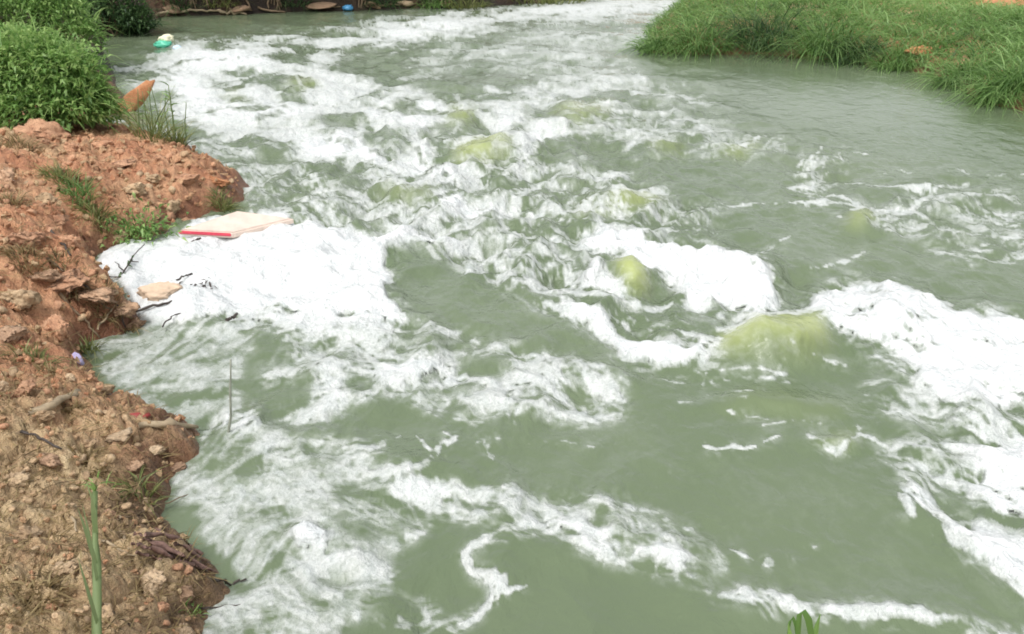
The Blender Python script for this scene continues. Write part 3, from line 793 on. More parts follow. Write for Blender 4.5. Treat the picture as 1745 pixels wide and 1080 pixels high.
# ---------------------------------------------------------------- the banks
# shoreline measured in the photo: x, y, bank height, width of the rise
SHORE = [(2300,1430,1.0,.6),(1400,1425,1.0,.6),(700,1405,1.0,.6),(400,1260,.9,.7),(345,1100,.7,.8),(350,1060,.6,.8),(385,1010,.55,.8),(372,980,.55,.8),(345,950,.55,.8),(300,905,.55,.8),(272,880,.55,.8),
 (285,840,.55,.7),(300,800,.55,.7),(340,782,.5,.7),(335,738,.5,.7),(310,715,.5,.7),(240,700,.55,.6),(200,680,.6,.6),(165,650,.6,.5),(148,620,.65,.5),(132,600,.7,.4),(150,582,.7,.3),(205,568,.7,.28),(235,548,.7,.25),(215,515,.7,.25),
 (178,492,.7,.3),(150,462,.7,.3),(165,437,.7,.35),(190,422,.65,.4),(240,416,.6,.4),(285,398,.55,.5),(315,375,.5,.5),(390,357,.42,.5),(416,338,.40,.5),(412,305,.40,.5),(385,290,.40,.5),(330,268,.42,.5),(280,252,.42,.5),(220,236,.45,.5),(165,230,.5,.5),
 (120,226,.5,.6),(100,214,.3,1.),(160,212,.3,1.),(202,190,.3,1.),(212,165,.3,1.),(200,140,.4,1.),(190,112,.4,1.),(172,82,.5,1.2),(178,62,.6,1.2),(262,52,.8,1.4),(258,31,2.2,1.3),(300,27,2.4,1.2),(420,24,2.4,1.2),(500,20,2.4,1.2),(600,17,2.4,1.2),(700,14,2.4,1.3),(800,13,2.2,1.5),(900,6,1.8,2.),(1000,0,1.6,2.),(1150,-20,1.5,2.),(1300,-30,1.5,2.)]
SHORE_R = [(1320,-44,.5,1.5),(1200,-12,.5,1.2),(1158,8,.5,1.0),(1118,42,.45,.9),(1092,72,.4,.8),(1112,90,.4,.8),(1200,93,.45,.9),(1300,92,.45,.9),(1400,102,.45,.9),(1480,110,.45,.9),(1560,122,.45,.8),(1620,142,.5,.8),(1660,166,.5,.8),(1700,180,.5,.8),(1745,188,.5,.8),(1900,236,.5,.8),(2200,310,.6,.8),(2500,370,.6,.8)]

def shore_world(lst):
    return [(*at(p[0], p[1])[:2], p[2], p[3]) for p in lst]

def worley(x, y, seed):
    x0 = np.floor(x).astype(np.int64); y0 = np.floor(y).astype(np.int64)
    d1 = np.full(x.shape, 9.0); d2 = np.full(x.shape, 9.0); idv = np.zeros(x.shape)
    for a in (-1, 0, 1):
        for b in (-1, 0, 1):
            k = _h(x0 + a, y0 + b, seed); k2 = _h(x0 + a, y0 + b, seed + 5)
            dd = np.hypot(x0 + a + k / 65536 - x, y0 + b + k2 / 65536 - y)
            m = dd < d1
            d2 = np.where(m, d1, np.minimum(d2, dd)); idv = np.where(m, _h(x0 + a, y0 + b, seed + 9) / 65536, idv); d1 = np.where(m, dd, d1)
    return d1, d2, idv

def bank(name, lst, closing, xs, ys, clod, label, cut=-.55):
    P, Q = np.meshgrid(xs, ys)
    X, Y, _ = at(P, Q)
    # the shore itself is ragged
    X = X + .07 * fbm(X / .35, Y / .35, 101, 4) * np.clip(Y / 6, .5, 2); Y = Y + .09 * fbm(X / .35, Y / .4, 102, 4) * np.clip(Y / 6, .5, 2)
    sh = shore_world(lst)
    poly = [(s[0], s[1]) for s in sh] + closing
    d = np.full(X.shape, 1e9); Hh = np.zeros(X.shape); Wd = np.ones(X.shape)
    for (x1, y1, h1, w1), (x2, y2, h2, w2) in zip(sh[:-1], sh[1:]):
        dx, dy = x2 - x1, y2 - y1
        t = np.clip(((X - x1) * dx + (Y - y1) * dy) / (dx * dx + dy * dy), 0, 1)
        dd = np.hypot(X - x1 - t * dx, Y - y1 - t * dy)
        m = dd < d
        d = np.where(m, dd, d); Hh = np.where(m, h1 + (h2 - h1) * t, Hh); Wd = np.where(m, w1 + (w2 - w1) * t, Wd)
    d = np.where(inside(poly, X, Y), d, -d)
    Hs = soften(Hh.astype(np.float32), 5); Ws = soften(Wd.astype(np.float32), 5)
    dp = np.maximum(d, 0)
    z = Hs * (1 - np.exp(-dp / Ws)) + .05 * np.minimum(dp, 6) + np.minimum(d, 0) * .7
    env = np.clip(d / .12 + .35, 0, 1)
    crev = np.zeros(X.shape)
    for s_, a_, sd in ((.34, .10, 1), (.15, .065, 2), (.065, .032, 3)):
        w1_, w2_, idv = worley(X / s_ + .35 * fbm(X / s_, Y / s_, sd, 2), Y / s_ + .35 * fbm(X / s_ + 7, Y / s_, sd + 3, 2), 200 + sd)
        edge = np.clip((w2_ - w1_) * 2.2, 0, 1)
        z += clod * a_ * env * (np.sqrt(edge) * (.35 + .9 * idv) - .45)
        crev += np.clip(1 - edge * 2.5, 0, 1) * a_
    z += clod * .05 * fbm(X / .5, Y / .5, 105, 5) * env
    z += .02 * env
    z = np.where(d < -.05, np.minimum(z, -.03), z)
    tan = np.clip(.14 + .95 * sstep(-.3, .8, (np.hypot(X, Y) * -1 + 6.6) / 2.6) + .45 * fbm(X / .8, Y / .8, 107, 4) + .55 * sstep(1.2, 2.6, dp) * (Y > 6), 0, 1)
    wet = np.clip(sstep(.30, .10, z + .05 * fbm(X / .3, Y / .3, 111, 3)) * .95, 0, 1)
    far_dark = np.clip(sstep(16, 22, np.hypot(X, Y)) * (P < 1040) * (1.0 + .3 * fbm(X / 1.2, Y / 1.2, 109, 3)), 0, 1)  # soil colour turns darker with distance, on the far bank
    f = grid_faces(len(ys), len(xs))
    kp = d.reshape(-1)[f].max(1) > cut
    f = f[kp]
    used = np.unique(f); rm = np.zeros(X.size, np.int32); rm[used] = np.arange(len(used))
    V = np.stack([X, Y, z], -1).reshape(-1, 3)[used]; f = rm[f]
    o = link_mesh(name, V, f, M_soil, attrs={'tan': tan.reshape(-1)[used], 'wet': wet.reshape(-1)[used], 'crev': crev.reshape(-1)[used], 'far_dark': far_dark.reshape(-1)[used]})
    tag(o, label, kind='structure')
    return o, BVHTree.FromPolygons(V.tolist(), f.tolist()), (X, Y, z, d, P, Q)

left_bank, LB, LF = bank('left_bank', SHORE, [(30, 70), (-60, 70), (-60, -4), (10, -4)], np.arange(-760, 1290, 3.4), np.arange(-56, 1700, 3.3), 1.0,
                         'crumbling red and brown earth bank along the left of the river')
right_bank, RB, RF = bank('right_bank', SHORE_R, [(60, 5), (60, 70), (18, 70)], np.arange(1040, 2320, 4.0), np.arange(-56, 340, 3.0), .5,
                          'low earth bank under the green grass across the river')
# the land that carries on out of sight
ground = link_mesh('ground', [(-300, -100, -1.2), (300, -100, -1.2), (300, 500, -1.2), (-300, 500, -1.2)], [(0, 1, 2, 3)], M_tan, smooth=False)
tag(ground, 'flat ground running on beyond the river', kind='structure')

CAMV = Vector((0, 0, CAM_H))
def hit(px, py, bvh=None):
    """where the sight line of a photo measurement meets the bank (or the water)"""
    a, b, c = rays(px, py)
    v = Vector((a, b, c)).normalized()
    tw = CAM_H / -c if c < 0 else 1e9
    pw = CAMV + Vector((a, b, c)) * tw
    best = pw if c < 0 else None; bd = (pw - CAMV).length if c < 0 else 1e9
    for t in ((LB, RB) if bvh is None else (bvh,)):
        h = t.ray_cast(CAMV, v, 120)
        if h[0] is not None and h[3] < bd: best, bd = h[0], h[3]
    return best
def ground_z(x, y):
    zz = 0
    for t in (LB, RB):
        h = t.ray_cast(Vector((x, y, 20)), Vector((0, 0, -1)), 40)
        if h[0] is not None: zz = max(zz, h[0].z)
    return zz
def ppm(p):
    """photo pixels per metre at a point"""
    return F_PX / max(.5, (p.y * CP - (p.z - CAM_H) * SP))

# ---------------------------------------------------------------- builders
def ico(sub):
    bm = bmesh.new(); bmesh.ops.create_icosphere(bm, subdivisions=sub, radius=1)
    V = np.array([v.co[:] for v in bm.verts]); f = np.array([[v.index for v in p.verts] for p in bm.faces]); bm.free()
    return V, f
ICO = {k: ico(k) for k in (1, 2, 3, 4)}

def lump_mesh(seed, size, sub=3, cuts=9, rough=.12, rnd=.0):
    """a broken, faceted lump"""
    g = np.random.default_rng(seed)
    V, f = ICO[sub]; V = V.copy()
    for _ in range(cuts):
        n = g.normal(size=3); n /= np.linalg.norm(n)
        lim = g.uniform(.46, .86)
        s = V @ n
        V -= np.outer(np.clip(s - lim, 0, None) * (1 - rnd), n)
    V += (V / (np.linalg.norm(V, axis=1, keepdims=True) + 1e-6)) * (rough * fbm(V[:, 0] * 2.1 + seed, V[:, 1] * 2.1 + V[:, 2] * 1.7, seed % 97, 4))[:, None]
    V *= (1 + .8 * rough * fbm(V[:, 0] * 4.6 + seed, V[:, 1] * 4.6 + V[:, 2] * 3.9, seed % 83, 3) + (.45 * rough * (.5 - np.abs(fbm(V[:, 0] * 9 + V[:, 2] * 5, V[:, 1] * 9 - V[:, 2] * 8 + seed, seed % 79, 3))) if sub >= 3 else 0))[:, None]
    V += .075 * rough / .12 * np.stack([fbm(V[:, 1] * 6 + k * 5, V[:, 2] * 6 + V[:, 0] * 4, seed % 89 + k, 2) for k in range(3)], -1)
    V = V / np.abs(V).max(0) * np.array(size) / 2
    return V, f

def rot(V, rx, ry, rz):
    m = np.array(Matrix.Rotation(rz, 3, 'Z') @ Matrix.Rotation(ry, 3, 'Y') @ Matrix.Rotation(rx, 3, 'X'))
    return V @ m.T

def add_lump(name, px, py, wpx, hpx, mat, label, cat, group=None, seed=None, flat=1.0, sub=3, cuts=9, rough=.12, sink=.3, tilt=.3, rnd=0., depth_k=1.0, lift=0.):
    seed = seed if seed is not None else int(px * 7 + py * 13)
    p = hit(px, py + hpx * .3)
    k = ppm(p)
    w, h = wpx / k, hpx / k
    V, f = lump_mesh(seed, (w, w * .85 * depth_k, h * 1.15 * flat), sub, cuts, rough, rnd)
    g = np.random.default_rng(seed + 3)
    V = rot(V, g.uniform(-tilt, tilt), g.uniform(-tilt, tilt), g.uniform(-.5, .5))
    zmin = V[:, 2].min(); V[:, 2] -= zmin; hh = V[:, 2].max()
    o = link_mesh(name, V, f, mat)
    o.location = (p.x, p.y, p.z - sink * hh + lift)
    tag(o, label, cat, group)
    return o

def leaves(name, P, Dv, L, Wd, mat, parent=None, droop=.25, tone=None):
    """pointed leaves: base P, direction Dv, length L, width Wd (arrays)"""
    n = len(P); Dv = Dv / np.linalg.norm(Dv, axis=1, keepdims=True)
    up = np.tile((0, 0, 1.0), (n, 1)) + rng.normal(0, .35, (n, 3))
    sd = np.cross(Dv, up); sd /= np.linalg.norm(sd, axis=1, keepdims=True) + 1e-6
    L = L[:, None]; Wd = Wd[:, None]
    nrm = np.cross(sd, Dv)
    p0 = P; pm = P + Dv * L * .45 + nrm * L * .10; p1 = P + Dv * L - np.array((0, 0, 1.)) * L * droop
    V = np.stack([p0, pm - sd * Wd / 2, p1, pm + sd * Wd / 2], 1).reshape(-1, 3)
    f = np.arange(4 * n).reshape(n, 4)
    t = rng.random(n) if tone is None else tone
    o = link_mesh(name, V, f, mat, parent, False, {'tone': np.repeat(np.clip(t, 0, 1), 4)})
    if parent and n > 1: o['kind'] = 'stuff'
    return o

def blades(name, P, Dv, L, Wd, mat, parent=None, bend=.6, tone=None, seg=3):
    """long arching blades"""
    n = len(P); Dv = Dv / np.linalg.norm(Dv, axis=1, keepdims=True)
    sd = np.cross(Dv, np.tile((0, 0, 1.0), (n, 1)) + rng.normal(0, .3, (n, 3))); sd /= np.linalg.norm(sd, axis=1, keepdims=True) + 1e-6
    hz = Dv.copy(); hz[:, 2] = 0; hz += rng.normal(0, .15, (n, 3)) * (1, 1, 0); hz /= np.linalg.norm(hz, axis=1, keepdims=True) + 1e-6
    bd = bend * rng.uniform(.4, 1.5, n)[:, None]
    rows = []
    for k in range(seg + 1):
        t = k / seg
        c = P + Dv * (L[:, None] * t) + hz * (L[:, None] * bd * t * t * .6) - np.array((0, 0, 1.)) * (L[:, None] * bd * t ** 2.2 * .75)
        w = Wd[:, None] * (1.0 - t ** 1.8 * .95) * (.7 + .3 * min(1, t * 3))
        rows += [c - sd * w / 2, c + sd * w / 2]
    V = np.stack(rows, 1).reshape(-1, 3)
    m = 2 * (seg + 1)
    f = []
    for k in range(seg):
        f.append(np.stack([np.arange(n) * m + 2 * k, np.arange(n) * m + 2 * k + 1, np.arange(n) * m + 2 * k + 3, np.arange(n) * m + 2 * k + 2], -1))
    t = rng.random(n) if tone is None else tone
    tt = np.repeat(np.clip(t, 0, 1)[:, None], m, 1) + np.linspace(-.1, .15, m)[None, :]
    o = link_mesh(name, V, np.concatenate(f), mat, parent, True, {'tone': np.clip(tt, 0, 1).ravel()})
    if parent and n > 1: o['kind'] = 'stuff'
    return o

def tube(name, pts, radii, mat, parent=None, sides=7, kink=.0, seed=0):
    g = np.random.default_rng(seed)
    pts = [Vector(p) for p in pts]
    # resample with a slight crookedness
    P = []; Rr = []
    for i in range(len(pts) - 1):
        for k in range(4):
            t = k / 4
            P.append(pts[i].lerp(pts[i + 1], t) + Vector(g.normal(0, kink, 3))); Rr.append(radii[i] + (radii[i + 1] - radii[i]) * t)
    P.append(pts[-1]); Rr.append(radii[-1])
    V = []; f = []
    for i, p in enumerate(P):
        d = (P[min(i + 1, len(P) - 1)] - P[max(i - 1, 0)]).normalized()
        a = d.orthogonal().normalized(); b = d.cross(a)
        for s in range(sides):
            an = 2 * math.pi * s / sides
            r = Rr[i] * (1 + .18 * g.normal()) if kink else Rr[i]
            V.append(p + (a * math.cos(an) + b * math.sin(an)) * r)
    n = len(P)
    for i in range(n - 1):
        for s in range(sides):
            f.append((i * sides + s, i * sides + (s + 1) % sides, (i + 1) * sides + (s + 1) % sides, (i + 1) * sides + s))
    V += [P[0], P[-1]]
    for s in range(sides):
        f.append((s, (s + 1) % sides, n * sides, n * sides)); f.append(((n - 1) * sides + s, (n - 1) * sides + (s + 1) % sides, n * sides + 1, n * sides + 1))
    me = bpy.data.meshes.new(name)
    me.from_pydata([v[:] for v in V], [], [tuple(dict.fromkeys(q)) for q in f])
    for pl in me.polygons: pl.use_smooth = True
    a = me.attributes.new('tone', 'FLOAT', 'POINT'); a.data.foreach_set('value', np.full(len(V), .5, np.float32))
    me.materials.append(mat)
    o = bpy.data.objects.new(name, me); C.objects.link(o)
    if parent: o.parent = parent
    return o

def on_bank(pts, lift=.012):
    out = []
    for p in pts:
        h = hit(p[0], p[1]); v = (CAMV - h).normalized()
        out.append(h + v * (lift + (p[2] if len(p) > 2 else 0)))
    return out

def stick(name, pts, wpx, mat, label, cat='stick', lift=.012, taper=.5, group=None, kink=.006):
    P = on_bank(pts, lift)
    k = ppm(P[0]); r0 = wpx / k / 2
    rr = [r0 * (1 - (1 - taper) * i / (len(P) - 1)) for i in range(len(P))]
    o = tube(name, P, rr, mat, None, 7, kink, int(pts[0][0] * 3 + pts[0][1]))
    return tag(o, label, cat, group)

def tuft(name, px, py, wpx, hpx, n, mat, label, cat='grass', wid=.012, bend=.7, group=None, spread=None, lean=(0, 0), kindpart=True):
    """a rooted clump of blades; wpx, hpx its size in the photo"""
    p = hit(px, py); k = ppm(p)
    w = wpx / k; h = hpx / k
    r = rng.random(n) ** .6 * w * .32; a = rng.random(n) * 6.283
    P = np.stack([r * np.cos(a), r * np.sin(a) * (.8 if spread is None else spread), np.zeros(n)], -1)
    P[:, 2] = [ground_z(p.x + q[0], p.y + q[1]) - p.z - .01 for q in P] if n < 600 else 0
    P[:, 2] = np.clip(P[:, 2], -.15, .15)
    Dv = np.stack([np.cos(a) * r / w * 1.6 + lean[0] + rng.normal(0, .25, n), np.sin(a) * r / w * 1.6 + lean[1] + rng.normal(0, .25, n), np.full(n, 1.0)], -1)
    L = h * rng.uniform(.55, 1.25, n)
    o = empty(name, p)
    blades('blades', P, Dv, L, wid * rng.uniform(.6, 1.3, n), mat, o, bend)
    return tag(o, label, cat, group)

def bush(name, px, py, lobes, n, mat, lsz, label, cat='bush', stems=6):
    """lobes: (dx, dz, rx, rz) in photo pixels from the foot"""
    p = hit(px, py); k = ppm(p)
    o = empty(name, p)
    vol = np.array([l[2] * l[2] for l in lobes], float); vol /= vol.sum()
    Ps = []; Ds = []; Ts = []
    for l, v in zip(lobes, vol):
        m = int(n * v)
        d = rng.normal(size=(m, 3)); d /= np.linalg.norm(d, axis=1, keepdims=True)
        d[:, 2] = np.where(d[:, 2] < -.45, -d[:, 2], d[:, 2])
        rad = rng.uniform(.25, 1.0, m) ** .45
        # clumpy outline
        cl = 1 + .42 * fbm(d[:, 0] * 2.9 + l[0], d[:, 1] * 2.9 + d[:, 2] * 2.6, 301, 4) + .10 * rng.normal(0, 1, m) * (rng.random(m) < .25)
        sc_ = np.array((l[2], l[2] * .85, l[3])) / k
        c = np.array((l[0], rng.normal(0, .15) * l[2], l[1])) / k
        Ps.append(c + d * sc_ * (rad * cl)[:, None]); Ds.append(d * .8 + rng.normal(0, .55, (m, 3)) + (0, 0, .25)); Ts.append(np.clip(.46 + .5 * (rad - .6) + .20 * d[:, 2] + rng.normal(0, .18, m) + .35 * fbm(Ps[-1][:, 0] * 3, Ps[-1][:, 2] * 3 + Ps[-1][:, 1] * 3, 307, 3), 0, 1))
    P = np.concatenate(Ps); P[:, 2] = np.maximum(P[:, 2], -.1)
    m = len(P)
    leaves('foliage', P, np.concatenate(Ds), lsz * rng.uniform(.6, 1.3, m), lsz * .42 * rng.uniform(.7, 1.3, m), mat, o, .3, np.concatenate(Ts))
    mm = int(n * .12)
    q = rng.integers(0, m, mm)
    blades('shoots', P[q], P[q] / (np.linalg.norm(P[q], axis=1, keepdims=True) + .01) * .7 + rng.normal(0, .4, (mm, 3)) + (0, 0, .6), lsz * rng.uniform(2, 4.5, mm), lsz * .2 * rng.uniform(.6, 1.3, mm), mat, o, .8, np.clip(rng.normal(.6, .2, mm), 0, 1))
    for i in range(stems):
        l = lobes[i % len(lobes)]
        e = Vector((l[0] / k * .8 + random.uniform(-.1, .1), random.uniform(-.2, .2), l[1] / k + l[3] / k * .6))
        tube('stem', [(random.uniform(-.15, .15), random.uniform(-.15, .15), -.15), e * .5 + Vector((0, 0, .05)), e], [.022, .014, .006], M_twig, o, 6, .008, i)
    return tag(o, label, cat)
# ---------------------------------------------------------------- grass of the right bank
def scatter_on(field, n, test):
    X, Y, Z, d, P, Q = field
    X, Y, Z, d, P, Q = [a.reshape(-1) for a in (X, Y, Z, d, P, Q)]
    area = (np.hypot(X, Y) ** 1.5)                      # the chart is finer near the camera
    ok = test(P, Q, d) 
    w = area * ok; w = w / w.sum()
    i = rng.choice(len(X), n, p=w)
    j = rng.normal(0, .03, (n, 2)) * (np.hypot(X[i], Y[i]) / 10)[:, None]
    return np.stack([X[i] + j[:, 0], Y[i] + j[:, 1], Z[i] - .01], -1), P[i], Q[i], d[i]

P, pp, qq, dd = scatter_on(RF, 62000, lambda P, Q, d: (d > -.06) & (P < 1900) & (P > 1060))
Z1 = fbm(P[:, 0] / 1.1, P[:, 1] / 1.4, 401, 3)
short = sstep(1440, 1560, pp) * sstep(95, 45, qq)
L = (.40 + .26 * Z1 + .1 * rng.random(len(P))) * (1 - .5 * short) * np.clip(.65 + dd * .6, .6, 1.15)
a = rng.random(len(P)) * 6.283
Dv = np.stack([np.cos(a) * .55, np.sin(a) * .55 - .2, np.full(len(P), 1.)], -1)
tone = np.clip(.50 + .42 * Z1 + .30 * short + rng.normal(0, .2, len(P)) - .08 * (pp < 1450), 0, 1)
grass = blades('grass', P, Dv, np.clip(L, .1, .8), .018 * rng.uniform(.6, 1.6, len(P)) * np.where(rng.random(len(P)) < .12, 1.9, 1), M_grass, None, 1.0, tone)
tag(grass, 'long arching green grass covering the right bank', kind='stuff')
P, pp, qq, dd = scatter_on(RF, 16000, lambda P, Q, d: (d > .4) & (P < 1900) & (P > 1425) & (Q < 112))
a = rng.random(len(P)) * 6.283
g2 = blades('grass', P, np.stack([np.cos(a) * .6, np.sin(a) * .6, np.full(len(P), 1.)], -1), rng.uniform(.12, .3, len(P)), .018 * rng.uniform(.6, 1.4, len(P)), M_lush, None, .8, np.clip(.5 + .4 * fbm(P[:, 0], P[:, 1], 405, 3) + rng.normal(0, .15, len(P)), 0, 1))
tag(g2, 'short yellow green grass on top of the right bank', kind='stuff')

GR = 'tall grass clumps along the right bank'
for (px, py, w, h, n, m, lab) in [
    (1118, 84, 90, 62, 260, M_grass, 'pale arching grass clump at the tip of the right bank'),
    (1190, 78, 150, 80, 420, M_grass, 'broad grass clump just behind the tip of the right bank'),
    (1300, 72, 170, 96, 520, M_darkleaf, 'dark tall grass clump on the upper edge of the right bank'),
    (1405, 80, 140, 92, 460, M_grass, 'tall grass clump where the dark and bright grass meet'),
    (1455, 96, 110, 60, 380, M_darkleaf, 'low dark leafy clump beside the still water'),
    (1530, 112, 120, 56, 320, M_grass, 'ragged grass clump above the bare orange earth patch'),
    (1640, 135, 130, 70, 420, M_grass, 'overhanging grass clump hanging toward the still water'),
    (1725, 150, 140, 90, 520, M_grass, 'largest overhanging grass clump at the right picture edge'),
    (1690, 172, 80, 46, 240, M_grass, 'small drooping grass clump dipping into the still water'),
]:
    tuft('grass_clump', px, py, w, h, n, m, lab, 'grass clump', .020, 1.0, GR, .8, (-.15, -.3))
for (px, py, w, h, lab) in [(1565, 84, 52, 26, 'bare orange earth lump showing through the right bank grass'), (1690, 4, 150, 16, 'orange earth lump at the top of the right bank')]:
    add_lump('earth_lump', px, py, w, h, M_orange, lab, 'earth', None, None, .8, 3, 6, .2, .35, .1)

# ---------------------------------------------------------------- bushes of the left bank
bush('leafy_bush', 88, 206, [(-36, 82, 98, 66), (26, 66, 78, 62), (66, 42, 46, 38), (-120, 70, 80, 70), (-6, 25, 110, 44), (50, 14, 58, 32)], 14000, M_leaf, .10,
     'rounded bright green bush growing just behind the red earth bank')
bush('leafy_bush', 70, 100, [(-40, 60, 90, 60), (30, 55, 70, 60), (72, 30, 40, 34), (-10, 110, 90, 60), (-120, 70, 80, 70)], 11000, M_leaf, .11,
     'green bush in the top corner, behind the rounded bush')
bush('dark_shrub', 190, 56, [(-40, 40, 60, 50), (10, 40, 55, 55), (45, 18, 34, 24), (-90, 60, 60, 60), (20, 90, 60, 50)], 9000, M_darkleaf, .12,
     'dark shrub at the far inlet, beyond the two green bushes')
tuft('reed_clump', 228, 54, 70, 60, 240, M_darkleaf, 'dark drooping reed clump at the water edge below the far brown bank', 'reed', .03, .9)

for i, (px, py, lab) in enumerate([(330, 12, 'added dark shrub shading the far bank above the pale roots'), (470, 8, 'added dark shrub shading the far bank left of the blue jug'), (620, 4, 'added dark shrub shading the far bank above the blue jug'), (760, 2, 'added dark shrub shading the far brown bank where it turns to grass')]):
    bush('dark_shrub', px, py, [(-30, 90, 70, 46), (40, 100, 70, 50), (0, 66, 80, 34)], 2600, M_darkleaf, .16, lab)  # crowns above the frame, added to shade the bank and darken the far water
# ---------------------------------------------------------------- small growth on the earth bank
TG = 'grass tufts growing on the red earth bank'
for (px, py, w, h, n, m, lab) in [
    (105, 305, 80, 42, 170, M_olive, 'olive grass tuft highest on the slope under the red clods'),
    (135, 335, 70, 42, 170, M_grass, 'grass tuft on the slope between two other tufts'),
    (165, 372, 70, 46, 180, M_olive, 'grass tuft just above the broad leafy tuft by the foam'),
    (380, 350, 52, 34, 170, M_olive, 'round olive tuft at the tip of the red earth spit'),
    (152, 596, 50, 40, 60, M_olive, 'thin green tuft by the lilac plastic scrap'),
    (30, 245, 90, 40, 150, M_dry, 'dry brown grass tuft below the largest red clod'),
    (55, 610, 90, 44, 90, M_olive, 'sparse yellowish tuft on the slope at the left picture edge'),
    (238, 838, 70, 52, 60, M_olive, 'thin bent grass tuft hanging over the water by the twigs'),
    (172, 826, 44, 30, 12, M_lush, 'yellow green sprout behind the tall pale stalk'),
    (120, 700, 60, 30, 50, M_dry, 'dry straw tuft beside the weathered log'),
    (330, 1046, 60, 36, 26, M_lush, 'bright green blades between the stones and the water'),
    (60, 1010, 120, 40, 120, M_dry, 'dry straw tuft in the tan soil at the bottom corner'),
    (215, 560, 60, 30, 70, M_dry, 'dry root tuft hanging under the undercut bank'),
    (110, 470, 90, 34, 190, M_dry, 'dry grass tuft hanging over the upper end of the hollow'),
    (180, 512, 90, 32, 200, M_dry, 'dry grass tuft hanging over the middle of the hollow'),
    (40, 440, 80, 36, 150, M_dry, 'dry grass tuft on the slope above the wide tan slab'),
    (20, 350, 70, 44, 90, M_dry, 'dry grass tuft under the dull grey clod'),
    (90, 640, 60, 30, 60, M_dry, 'dry grass tuft left of the small pale stone'),
    (150, 790, 80, 36, 70, M_dry, 'dry grass tuft on the bank above the tall pale stalk'),
]:
    tuft('grass_tuft', px, py, w, h, n, m, lab, 'grass tuft', .011, .8, TG)
# the leafy plant by the foam
p = hit(238, 408); k = ppm(p); lp = empty('leafy_plant', p)
n = 420
P = np.stack([rng.normal(0, 26 / k, n), rng.normal(0, .12, n), np.abs(rng.normal(0, 22 / k, n))], -1)
leaves('foliage', P, P * 2.5 + rng.normal(0, .5, (n, 3)) + (0, -.1, .4), rng.uniform(.06, .13, n), rng.uniform(.018, .034, n), M_leaf, lp, .35, np.clip(rng.normal(.5, .25, n), 0, 1))
tag(lp, 'broad leafy green plant at the upper edge of the white foam raft', 'plant')

